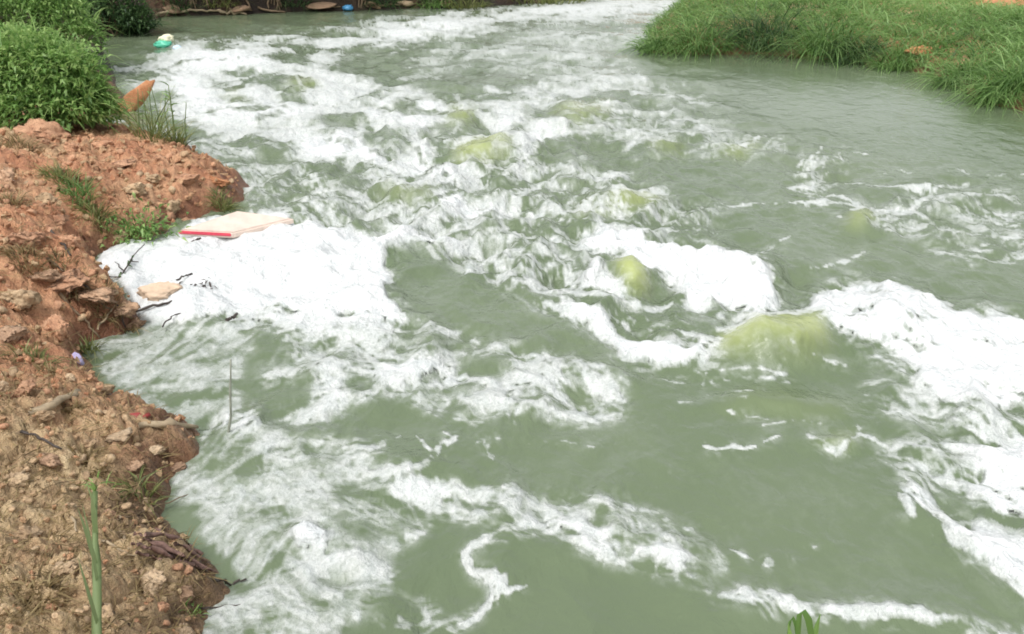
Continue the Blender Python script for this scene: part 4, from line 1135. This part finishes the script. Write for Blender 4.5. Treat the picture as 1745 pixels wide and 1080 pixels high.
# ---------------------------------------------------------------- clods and stones that can be told apart
for (px, py, w, h, m, lab, nm) in [
    (78, 212, 96, 62, M_red, 'largest red clod, on the crest in front of the rounded bush', 'clod'),
    (16, 200, 70, 36, M_red, 'red clod at the picture edge beside the largest clod', 'clod'),
    (122, 244, 38, 36, M_red, 'rounded red clod just below the largest red clod', 'clod'),
    (166, 242, 56, 28, M_red, 'red clod by the inlet with a pale rim', 'clod'),
    (60, 240, 50, 30, M_red, 'red clod tucked under the largest red clod', 'clod'),
    (226, 318, 62, 36, M_tan, 'broad tan clod in the middle of the red spit', 'clod'),
    (74, 330, 44, 44, M_tan, 'upright tan clod left of the grass tufts on the slope', 'clod'),
    (208, 272, 56, 24, M_red, 'flat red clod on the spit behind the broad tan clod', 'clod'),
    (268, 266, 56, 22, M_red, 'low red clod at the inlet side of the red spit', 'clod'),
    (318, 298, 50, 26, M_red, 'red clod toward the tip of the spit', 'clod'),
    (372, 300, 54, 28, M_orange, 'orange red clod at the very tip of the spit', 'clod'),
    (288, 346, 42, 30, M_tan, 'knobbly tan clod beside the leafy plant', 'clod'),
    (312, 376, 54, 20, M_red, 'flat red clod touching the cream panel', 'clod'),
    (262, 300, 30, 20, M_tan, 'small tan clod on the spit behind the knobbly clod', 'clod'),
    (102, 368, 56, 26, M_red, 'red slab of clay below the upright tan clod', 'clod'),
    (12, 292, 44, 46, M_grey, 'dull grey clod high on the left picture edge', 'clod'),
    (42, 398, 66, 40, M_red, 'large crumbling red clod on the slope left of the foam raft', 'clod'),
    (118, 404, 44, 40, M_red, 'red clod just above the foam raft end', 'clod'),
    (28, 496, 76, 44, M_tan, 'wide tan slab of clay at the left picture edge', 'clod'),
    (78, 462, 60, 30, M_grey, 'grey brown clod above the bent twig', 'clod'),
    (20, 562, 56, 36, M_grey, 'grey tan clod below the wide tan slab', 'clod'),
    (96, 545, 56, 60, M_red, 'smooth red face of clay beside the undercut hollow', 'clod'),
    (42, 655, 50, 40, M_red, 'pinkish clod left of the weathered log', 'clod'),
    (202, 734, 50, 28, M_pale, 'pale flat stone behind the tan flat slab', 'stone'),
    (262, 760, 66, 28, M_pale, 'tan flat stone slab nearest the standing stick', 'stone'),
    (150, 752, 38, 32, M_tan, 'yellowish clod left of the flat stones', 'clod'),
    (28, 812, 50, 36, M_tan, 'knobbly tan clod low on the left picture edge', 'clod'),
    (86, 776, 50, 30, M_grey, 'grey tan clod above the tall pale stalk', 'clod'),
    (118, 640, 22, 18, M_pale, 'small pale stone under the lilac plastic scrap', 'stone'),
    (6, 652, 24, 36, M_pale, 'pale stone cut by the left picture edge', 'stone'),
    (262, 982, 52, 58, M_pale, 'pale cream stone at the foot of the purple bark', 'stone'),
    (312, 1004, 48, 46, M_brownstone, 'round brown stone at the water edge', 'stone'),
    (314, 1068, 60, 40, M_pale, 'pale round stone at the bottom of the picture', 'stone'),
    (274, 1028, 34, 28, M_red, 'small pinkish stone under the round brown stone', 'stone'),
    (112, 962, 48, 42, M_tan, 'tan clod left of the tall pale stalk', 'clod'),
    (190, 868, 26, 34, M_grey, 'grey stone just right of the tall pale stalk', 'stone'),
    (70, 700, 50, 26, M_tan, 'tan clod under the weathered log', 'clod'),
    (180, 660, 40, 24, M_tan, 'tan clod at the waterline below the lilac scrap', 'clod'),
    (170, 1040, 60, 36, M_tan, 'tan clod at the bottom by the tall pale stalk', 'clod'),
    (232, 786, 44, 26, M_brownstone, 'brown stone under the tan flat slab', 'stone'),
    (300, 790, 50, 24, M_brownstone, 'dark brown stone at the waterline by the flat slabs', 'stone'),
    (44, 900, 56, 36, M_tan, 'lumpy tan clod on the slope at the lower left', 'clod'),
    (230, 545, 40, 30, M_grey, 'dark wet clod at the corner of the undercut bank', 'clod'),
]:
    add_lump(nm, px, py, w, h, m, lab, nm, 'clods and stones on the earth bank', None, .75 if 'flat' not in lab else .5, 4, 13, .24, .44, .3)

# unlabelled smaller clods, still one by one
proto = []
for s in range(8):
    V, f = lump_mesh(900 + s, (1, .85, .75), 2, 8, .18)
    proto.append((V, f))
small_meshes = {}
for i, (V, f) in enumerate(proto):
    for mname, m in (('r', M_red), ('t', M_tan)):
        o = link_mesh('small_clod', V, f, m)
        small_meshes[(i, mname)] = o.data
        bpy.data.objects.remove(o)
LANDMARKS = [(80, 225, 'by the largest red clod'), (150, 255, 'near the inlet'), (240, 270, 'on the back of the spit'), (235, 330, 'by the broad tan clod'), (380, 320, 'at the tip of the spit'), (300, 360, 'near the cream panel'), (130, 330, 'among the grass tufts'), (40, 330, 'by the upright tan clod'), (60, 420, 'above the bent twig'), (150, 440, 'by the end of the foam raft'), (40, 500, 'by the wide tan slab'), (170, 540, 'by the undercut hollow'), (60, 600, 'above the weathered log'), (130, 640, 'by the lilac scrap'), (90, 690, 'beside the weathered log'), (210, 720, 'behind the flat slabs'), (270, 770, 'by the flat slabs'), (60, 800, 'by the knobbly tan clod'), (200, 850, 'right of the tall pale stalk'), (60, 900, 'left of the tall pale stalk'), (280, 920, 'by the purple bark'), (120, 990, 'at the foot of the stalk'), (280, 1020, 'by the round brown stone'), (40, 1050, 'in the bottom corner')]
cnt = 0
X, Y, Z, d, Pc, Qc = LF
g = np.random.default_rng(44)
while cnt < 190:
    px = g.uniform(-10, 400); py = g.uniform(190, 1078)
    h = hit(px, py, LB)
    if h is None or h.z < .06: continue
    k = ppm(h); w = g.uniform(9, 24) / k
    o = bpy.data.objects.new('small_clod', small_meshes[(int(g.integers(8)), 'r' if (h.y > 5.6 and g.random() < .75) or g.random() < .07 else 't')])
    C.objects.link(o)
    o.location = (h.x, h.y, h.z); o.scale = (w, w, w * g.uniform(.7, 1.1)); o.rotation_euler = (g.uniform(-.5, .5), g.uniform(-.5, .5), g.uniform(0, 6))
    red = o.data in [small_meshes[(q, 'r')] for q in range(8)]
    lm = min(LANDMARKS, key=lambda q: math.hypot(q[0] - px, q[1] - py))[2]
    tag(o, 'small loose %s clod lying on the bank %s' % ('red' if red else 'tan', lm), 'clod', 'small loose %s clods %s' % ('red' if red else 'tan', lm))
    cnt += 1

for px, py, w, h, m, lab, lf in [(120, 478, 90, 40, M_red, 'earth ledge overhanging the hollow, under the bent twig', .12), (172, 506, 80, 40, M_grey, 'root matted ledge overhanging the middle of the hollow', .13), (214, 530, 60, 34, M_grey, 'last ledge of earth above the lower end of the hollow', .12)]:
    add_lump('earth_ledge', px, py, w, h, m, lab, 'ledge', 'earth ledges over the hollow', None, .55, 4, 14, .26, .45, .2, 0, 1.2, lf - .05)
# crumbs and litter
Vi, fi = ICO[1]
P, pp, qq, dd = scatter_on(LF, 6000, lambda P, Q, d: (d > .03) & (P > -250) & (P < 420) & (Q > 180))
n = len(P)
dist = np.linalg.norm(P - np.array((0, 0, CAM_H)), axis=1)
sz = rng.uniform(.006, .02, n) * np.clip(dist / 6, .7, 2)
base = Vi[None] * (1 + .35 * rng.normal(0, 1, (n, len(Vi), 1))) * sz[:, None, None]
V = (base + P[:, None, :] + np.array((0, 0, .008))).reshape(-1, 3)
ff = (fi[None] + (np.arange(n) * len(Vi))[:, None, None]).reshape(-1, 3)
tn = np.clip(rng.normal(.45, .3, n) + (dist < 6.5) * .35, 0, 1)
cr = link_mesh('soil_crumbs', V, ff, M_soil, None, False, {'tan': np.repeat(tn, len(Vi)), 'wet': np.zeros(n * len(Vi)), 'crev': np.zeros(n * len(Vi)), 'far_dark': np.zeros(n * len(Vi))})
tag(cr, 'crumbs of earth strewn over the left bank', kind='stuff')
P, pp, qq, dd = scatter_on(LF, 7500, lambda P, Q, d: (d > .05) & (P > -250) & (P < 420) & (Q > 420 + 260 * (rng.random(P.shape) < .6)))
n = len(P); a = rng.random(n) * 6.283
lt = blades('dry_litter', P + (0, 0, .015), np.stack([np.cos(a), np.sin(a), rng.uniform(.02, .5, n)], -1), rng.uniform(.04, .16, n), rng.uniform(.004, .009, n), M_dry, None, .3)
tag(lt, 'dry straw and stem litter on the earth bank', kind='stuff')

# ---------------------------------------------------------------- sticks, roots and wood
TW = 'twigs lying on the bank'
stick('log', [(52, 706, .02), (90, 690, .02), (132, 668, .02)], 15, M_wood, 'short weathered log lying on the earth bank', 'log', .03, .85)
for pts, w, m, lab in [
    ([(80, 440), (130, 480), (180, 522), (232, 545)], 6, M_twig, 'long brown twig bent down toward the undercut bank'),
    ([(100, 500), (140, 540), (170, 575)], 6, M_twig, 'brown root lying beside the red clay face'),
    ([(130, 478), (165, 500), (200, 520), (215, 560)], 5, M_darktwig, 'dark root hanging over the undercut hollow'),
    ([(165, 560), (185, 535), (200, 515)], 4, M_wood, 'short pale twig across the undercut hollow'),
    ([(200, 888), (255, 868), (322, 842)], 4, M_twig, 'long thin twig pointing out over the grey scum'),
    ([(204, 880), (206, 905), (220, 935)], 7, M_wood, 'short pale root curling right of the tall stalk'),
    ([(175, 920), (205, 935), (240, 955)], 5, M_wood, 'yellowish stem lying beside the pale root'),
    ([(365, 990), (395, 992), (420, 986)], 6, M_darktwig, 'dark wet twig poking into the scum by the stones'),
    ([(340, 1034), (372, 1034), (410, 1030)], 4, M_darktwig, 'thin dark wet twig below the poking twig'),
    ([(170, 1028), (200, 1050), (240, 1075)], 7, M_twig, 'brown root in the soil at the bottom edge'),
    ([(40, 735), (75, 752), (105, 765)], 6, M_darktwig, 'dark root half buried above the grey tan clod'),
    ([(128, 860), (122, 880), (130, 905)], 6, M_wood, 'pale curled root left of the tall stalk'),
    ([(86, 395), (105, 415), (120, 435)], 6, M_darktwig, 'dark root in the slope above the foam raft end'),
]:
    stick('twig', pts, w, m, lab, 'twig', .015, .5, TW)
# driftwood bark by the stones
bk = empty('driftwood', hit(290, 935))
o0 = bk.location.copy()
for pts, w in [([(228, 908), (275, 930), (322, 952), (372, 976)], 9), ([(238, 925), (280, 944), (330, 962), (362, 972)], 8), ([(232, 940), (270, 952), (318, 958)], 7), ([(250, 908), (296, 916), (330, 940)], 8),
               ([(262, 900), (300, 926), (352, 956)], 6), ([(240, 915), (290, 938), (345, 968)], 6), ([(285, 912), (318, 924), (345, 944)], 7), ([(225, 925), (262, 936), (300, 950)], 5)]:
    P = [q - o0 for q in on_bank(pts, .03 + .012 * (w % 3))]
    r = w / ppm(P[0] + o0) / 2
    tube('bark_strip', P, [r, r * 1.15, r * .9, r * .3][:len(P)], M_bark, bk, 6, .004, w)
tag(bk, 'bundle of purple brown bark strips at the water edge by the stones', 'driftwood')
wd = on_bank([(238, 724), (290, 722), (336, 727)], .03)
tag(tube('wood_strip', wd, [.02, .026, .014], M_wood, None, 7, .005, 5), 'flat strip of wood jutting over the water behind the flat slabs', 'wood')

# stick standing in the river
b = Vector(at(388, 745))
def on_plane(px, py, y):
    a, bb, c = rays(px, py)
    return CAMV + Vector((a, bb, c)) * (y / bb)
tp = [b + Vector((0, 0, -.2)), on_plane(388, 745, b.y), on_plane(393, 712, b.y), on_plane(393, 612, b.y)]
tag(tube('standing_stick', tp, [.0085, .0085, .008, .006], M_greystick, None, 7, .0006, 3), 'thin dark stick standing upright in the foamy shallows', 'stick')

# dry weed in the foam raft
wr = empty('dry_weed', Vector(at(196, 505)))
o0 = wr.location.copy()
for pts, r in [([(194, 508, 0), (206, 470, .08), (226, 438, .12), (246, 416, .14)], .008), ([(206, 472, .08), (176, 470, .1), (168, 462, .1)], .006), ([(212, 462, .08), (196, 446, .1)], .005), ([(222, 444, .1), (236, 446, .12)], .005)]:
    tube('stem', [Vector(at(x, y, z)) - o0 for x, y, z in pts], [r, r, r * .7, r * .5][:len(pts)], M_darktwig, wr, 6, .004, 3)
n = 16
tt = np.array([Vector(at(*q)) - o0 for q in [(206, 470, .08), (210, 465, .09), (222, 446, .1), (226, 440, .12), (200, 484, .05), (180, 470, .1), (216, 452, .1), (207, 475, .07)] * 2])
leaves('leaf', tt, rng.normal(0, 1, (n, 3)), np.full(n, .06), np.full(n, .028), M_darkleaf, wr)
tag(wr, 'dark dry weed stalk standing in the white foam raft', 'weed')
for pts, w, lab in [([(200, 538), (250, 524), (288, 516), (296, 512)], 6, 'dark stick along the lower rim of the foam raft'), ([(276, 556), (292, 538), (318, 530)], 3, 'thin bent dark stalk below the foam raft'), ([(326, 415), (334, 410), (342, 406)], 6, 'short dark chip on the foam near the cream panel'), ([(386, 545), (398, 540), (404, 534)], 7, 'dark chip on the lower foam edge'), ([(302, 478), (312, 470), (328, 466)], 4, 'small dark sprig left of the larger sprig on the foam')]:
    P = [Vector(at(x, y, .05)) for x, y in pts]
    r = w / ppm(P[0]) / 2
    tag(tube('floating_twig', P, [r * (1 - .5 * i / len(P)) for i in range(len(P))], M_darktwig, None, 6, .005, w), lab, 'twig', 'dark bits lying on the foam')
sp = empty('floating_sprig', Vector(at(346, 486, .05)))
n = 26
leaves('leaf', rng.normal(0, .05, (n, 3)) * (1.2, 1.2, .3), rng.normal(0, 1, (n, 3)) * (1, 1, .4), rng.uniform(.04, .09, n), np.full(n, .022), M_darktwig, sp)
tag(sp, 'dark leafy sprig floating on the foam raft', 'sprig')

# tan sack half sunk in the foam
q = Vector(at(276, 512))
k = ppm(q)
V, f = lump_mesh(77, (84 / k, 60 / k, 40 / k), 4, 5, .16, .4)
V[:, 2] -= V[:, 2].min() + .035
sk = link_mesh('sack', V, f, M_sack); sk.location = q; sk.rotation_euler = (0, 0, .15)
tag(sk, 'tan stained sack half sunk in the white foam raft', 'sack')
# cream panel with red edge
pn = empty('foam_panel', Vector(at(400, 378)))
o0 = pn.location.copy()
cn = [Vector(at(304, 391, .145)), Vector(at(404, 358, .21)), Vector(at(502, 371, .11)), Vector(at(398, 396, .085))]
def slab(name, cn, th, mat, parent):
    bm = bmesh.new()
    top = [bm.verts.new(c) for c in cn]; bot = [bm.verts.new(c - Vector((0, 0, th))) for c in cn]
    bm.faces.new(top); bm.faces.new(bot[::-1])
    for i in range(4): bm.faces.new((top[i], bot[i], bot[(i + 1) % 4], top[(i + 1) % 4]))
    bmesh.ops.recalc_face_normals(bm, faces=bm.faces)
    bmesh.ops.bevel(bm, geom=bm.edges[:], offset=th * .22, segments=2, affect='EDGES')
    me = bpy.data.meshes.new(name); bm.to_mesh(me); bm.free(); me.materials.append(mat)
    o = bpy.data.objects.new(name, me); C.objects.link(o); o.parent = parent
    return o
cl = [c - o0 for c in cn]
slab('board', cl, .07, M_foamboard, pn)
e0, e1 = cl[0], cl[3]
dn = Vector((0, 0, -.012)); ow = (e1 - e0).cross(Vector((0, 0, 1))).normalized() * .012
slab('red_edging', [e0 + dn + ow, e0 + dn - ow * 1.2, e1.lerp(e0, .05) + dn - ow * 1.2, e1.lerp(e0, .05) + dn + ow], .03, M_pink, pn)
tag(pn, 'cream panel with a red edge lying at the head of the foam raft', 'panel')

# orange block leaning out of the bush
q = Vector(at(196, 188)); k = ppm(q)
V, f = lump_mesh(31, (32 / k, 24 / k, 100 / k), 3, 7, .07)
V = rot(V, 0, .92, .1); V[:, 2] -= V[:, 2].min() + .1; V[:, 0] -= V[:, 0].min()
ob = link_mesh('orange_block', V, f, M_orange); ob.location = q
tag(ob, 'orange clay block leaning out of the rounded bush over the water', 'clay block')
add_lump('clod', 206, 178, 44, 16, M_tan, 'brown ledge of earth under the leaning orange block', 'clod', None, None, .7)

# plants standing in the shallows behind the spit
def reed(px, py, hpx, lab, nl, r, group=None, lean=0):
    b = Vector(at(px, py)); k = ppm(b); H = hpx / k
    o = empty('water_reed', b)
    tube('stem', [(0, 0, -.2), (lean * H * .3, 0, H * .5), (lean * H, 0, H)], [r, r * .9, r * .4], M_stalk, o, 6, .006, int(px))
    if nl:
        z = rng.uniform(.1, 1, nl) * H; a = rng.choice([0, math.pi], nl) + rng.normal(0, .5, nl)
        for zz, aa in zip(z, a):
            blades('leaf', np.array([(lean * zz, 0, zz)]), np.array([(math.cos(aa), math.sin(aa), 1.1)]), np.array([random.uniform(.12, .24) * H]), np.array([r * 1.9]), M_lush, o, .8)
    return tag(o, lab, 'reed', group)
reed(300, 242, 96, 'tallest yellow green reed standing behind the red spit', 16, .014)
for x, y, h, l, lab in [(225, 226, 70, -.1, 'leftmost thin reed behind the red spit'), (240, 232, 80, .08, 'second thin reed from the left behind the red spit'), (252, 222, 66, .0, 'shortest upright thin reed behind the red spit'), (262, 238, 88, .05, 'thin reed in the middle of the row behind the red spit'),
                      (276, 240, 92, -.05, 'thin reed two places left of the tallest reed'), (285, 236, 84, .1, 'thin reed touching the tallest reed'), (316, 236, 62, .15, 'thin leaning reed on the river side of the tallest reed')]:
    reed(x, y, h, lab, 6, .010, 'thin reeds behind the red spit', l)

for x, y, ww, h, lab in [(258, 236, 80, 92, 'hazy thin grass standing in the shallows behind the red spit'), (302, 244, 46, 60, 'thin grass around the foot of the tallest reed')]:
    tuft('water_grass', x, y, ww, h, 70, M_olive, lab, 'water grass', .014, .5)
# floating bags and far litter
def blob(name, px, py, w, h, mat, parent, o0, seed, z=0):
    q = Vector(at(px, py)); k = ppm(q)
    V, f = lump_mesh(seed, (w / k, w * .7 / k, h / k), 3, 4, .25, .5); V[:, 2] += h / k * .35 + z
    o = link_mesh(name, V, f, mat, parent); o.location = q - o0 if parent else q
    return o
bg = empty('plastic_bag', Vector(at(282, 82))); o0 = bg.location.copy()
blob('green_side', 279, 82, 34, 16, M_mint, bg, o0, 5); blob('cream_top', 285, 81, 28, 16, M_cream, bg, o0, 6, .13); blob('pale_corner', 302, 84, 18, 9, M_paleblue, bg, o0, 7)
tag(bg, 'green and cream plastic bag floating at the far inlet', 'plastic bag')
jg = empty('plastic_jug', Vector(at(596, 18))); o0 = jg.location.copy()
blob('body', 593, 18, 20, 12, M_blue, jg, o0, 9); blob('neck', 608, 16, 12, 6, M_cream, jg, o0, 10)
tag(jg, 'small blue plastic jug lying at the foot of the far bank', 'jug')
q = hit(130, 612); k = ppm(q)
V, f = lump_mesh(15, (26 / k, 20 / k, 30 / k), 2, 10, .3); o = link_mesh('plastic_scrap', V, f, M_lilac); o.location = q
tag(o, 'pale lilac plastic scrap at the water edge under the bank', 'plastic scrap')
q = hit(232, 708); k = ppm(q)
V, f = lump_mesh(16, (50 / k, 24 / k, 12 / k), 2, 8, .2); o = link_mesh('red_scrap', V, f, M_redscrap); o.location = q
tag(o, 'dark red scrap at the water edge by the wood strip', 'scrap')
for (px, py, w, h, m, lab) in [(290, 14, 40, 12, M_brownstone, 'brown lump on the far bank beside the dark reeds'), (410, 14, 34, 12, M_brownstone, 'brown lump in the middle of the far bank'), (690, 4, 30, 14, M_pale, 'pale stone at the foot of the far bank'), (545, 8, 60, 9, M_brownstone, 'brown ledge on the far bank left of the blue jug'), (640, 8, 30, 12, M_brownstone, 'brown lump on the far bank right of the blue jug')]:
    add_lump('earth_lump', px, py, w, h, m, lab, 'earth lump', 'lumps of earth on the far bank', None, .8, 2)
FR = 'pale roots and sticks on the far bank'
for pts, w, lab in [([(268, 23), (300, 20), (345, 17), (372, 18)], 5, 'long pale root lying along the far bank by the dark shrub'), ([(372, 16), (384, 22), (398, 20), (420, 24)], 5, 'crooked pale root at the far waterline'), ([(390, 18), (412, 14), (430, 18)], 4, 'short arched root above the crooked pale root'), ([(440, 14), (470, 19), (486, 20)], 4, 'pale stick sloping down to the far waterline'), ([(520, 14), (545, 12), (580, 11)], 4, 'straight stick lying just left of the blue jug'),
                    ([(350, -2), (356, 14)], 4, 'upright root on the far bank above the long pale root'), ([(420, 0), (428, 16)], 4, 'hanging root above the crooked pale root'), ([(455, -4), (458, 14)], 4, 'left one of two hanging roots above the sloping stick'), ([(475, -4), (480, 12)], 4, 'right one of two hanging roots above the sloping stick'), ([(620, -2), (628, 12)], 4, 'hanging root just right of the blue jug'), ([(640, 10), (680, 8), (720, 7)], 4, 'long stick lying right of the blue jug')]:
    stick('root', pts, w, M_wood if w == 5 else M_twig, lab, 'root', .08, .6, FR, .02)
for px, py, m, lab in [(300, 8, M_darkleaf, 'dark weeds hanging over the far bank by the dark shrub'), (375, 2, M_olive, 'dry green weeds on the far bank above the crooked root'), (500, 2, M_darkleaf, 'dark weeds on the far bank left of the blue jug'), (655, 2, M_darkleaf, 'dark weeds on the far bank right of the blue jug'), (740, 4, M_grass, 'green weeds where the far brown earth ends')]:
    tuft('weed_clump', px, py, 80, 34, 160, m, lab, 'weeds', .03, 1.1, 'weeds on the far bank')
tuft('grass_clump', 930, 2, 220, 50, 420, M_olive, 'olive grass at the far bank above the white water', 'grass clump', .03, .8)
tuft('grass_clump', 790, 8, 120, 30, 260, M_olive, 'low grass at the far bank end of the brown earth', 'grass clump', .03, .8)

# ---------------------------------------------------------------- foreground growth
p0 = hit(152, 1120); b0 = CAMV.lerp(p0, .92)
b0.z = ground_z(b0.x, b0.y) - .05
top = CAMV + (hit(162, 838) - CAMV) * .80
k = ppm(b0)
st = empty('cane_stalk', b0)
tv = top - b0
tube('stem', [(0, 0, 0), tv * .5 + Vector((-.004, 0, 0)), tv], [.019, .017, .010], M_stalk, st, 9, .001, 4)
for t, s, L in ((.35, -1, .34), (.55, 1, .40), (.62, -1, .30), (.78, 1, .22), (.9, -1, .16)):
    P = np.array([tv * t]); 
    blades('leaf_sheath', P, np.array([(s * .06, -.02, 1.)]), np.array([L]), np.array([.026]), M_stalk, st, .06, np.array([.35 + .2 * t]), 5)
for s, L in ((.5, .16), (-.4, .13), (.1, .18)):
    blades('leaf', np.array([tv]), np.array([(s * .6, -.1, 1.)]), np.array([L]), np.array([.016]), M_lush, st, .9, None, 5)
tag(st, 'tall pale green stalk standing upright on the near bank', 'stalk')

nb = empty('grass_sprout', Vector(at(1372, 1432)))
o0 = nb.location.copy()
def ribbon(pts, widths, dy, mat):
    y = o0.y + dy
    c = [on_plane(px, py, y) for px, py in pts]
    V = []
    for i, q in enumerate(c):
        d = (c[min(i + 1, len(c) - 1)] - c[max(i - 1, 0)]).normalized()
        s = d.cross(Vector((0, -1, .25))).normalized() * widths[i] / ppm(q) / 2
        V += [q - s - o0, q + Vector((0, -.004, 0)) - o0, q + s - o0]
    f = []
    for i in range(len(c) - 1):
        f += [(3 * i, 3 * i + 1, 3 * i + 4, 3 * i + 3), (3 * i + 1, 3 * i + 2, 3 * i + 5, 3 * i + 4)]
    link_mesh('blade', [v[:] for v in V], f, mat, nb, True, {'tone': np.full(len(V), random.uniform(.3, .6))})
for pts, wd, dy, mm in [
    ([(1372, 1425), (1370, 1200), (1362, 1100), (1357, 1066), (1351, 1052), (1346, 1060), (1342, 1084)], [8, 9, 8, 7, 6, 5, 2], .10, M_grass),
    ([(1376, 1425), (1368, 1180), (1360, 1080), (1362, 1048), (1370, 1042), (1378, 1056), (1384, 1090), (1386, 1130)], [8, 9, 9, 9, 10, 12, 10, 3], .06, M_grass),
    ([(1380, 1425), (1382, 1200), (1386, 1100), (1392, 1066), (1398, 1046)], [9, 12, 11, 8, 1], .14, M_grass),
    ([(1370, 1425), (1360, 1220), (1352, 1120), (1346, 1080), (1343, 1062)], [9, 11, 10, 7, 1], .02, M_lush),
]:
    ribbon(pts, wd, dy, mm)
tag(nb, 'green grass blades poking up at the bottom of the picture', 'grass')
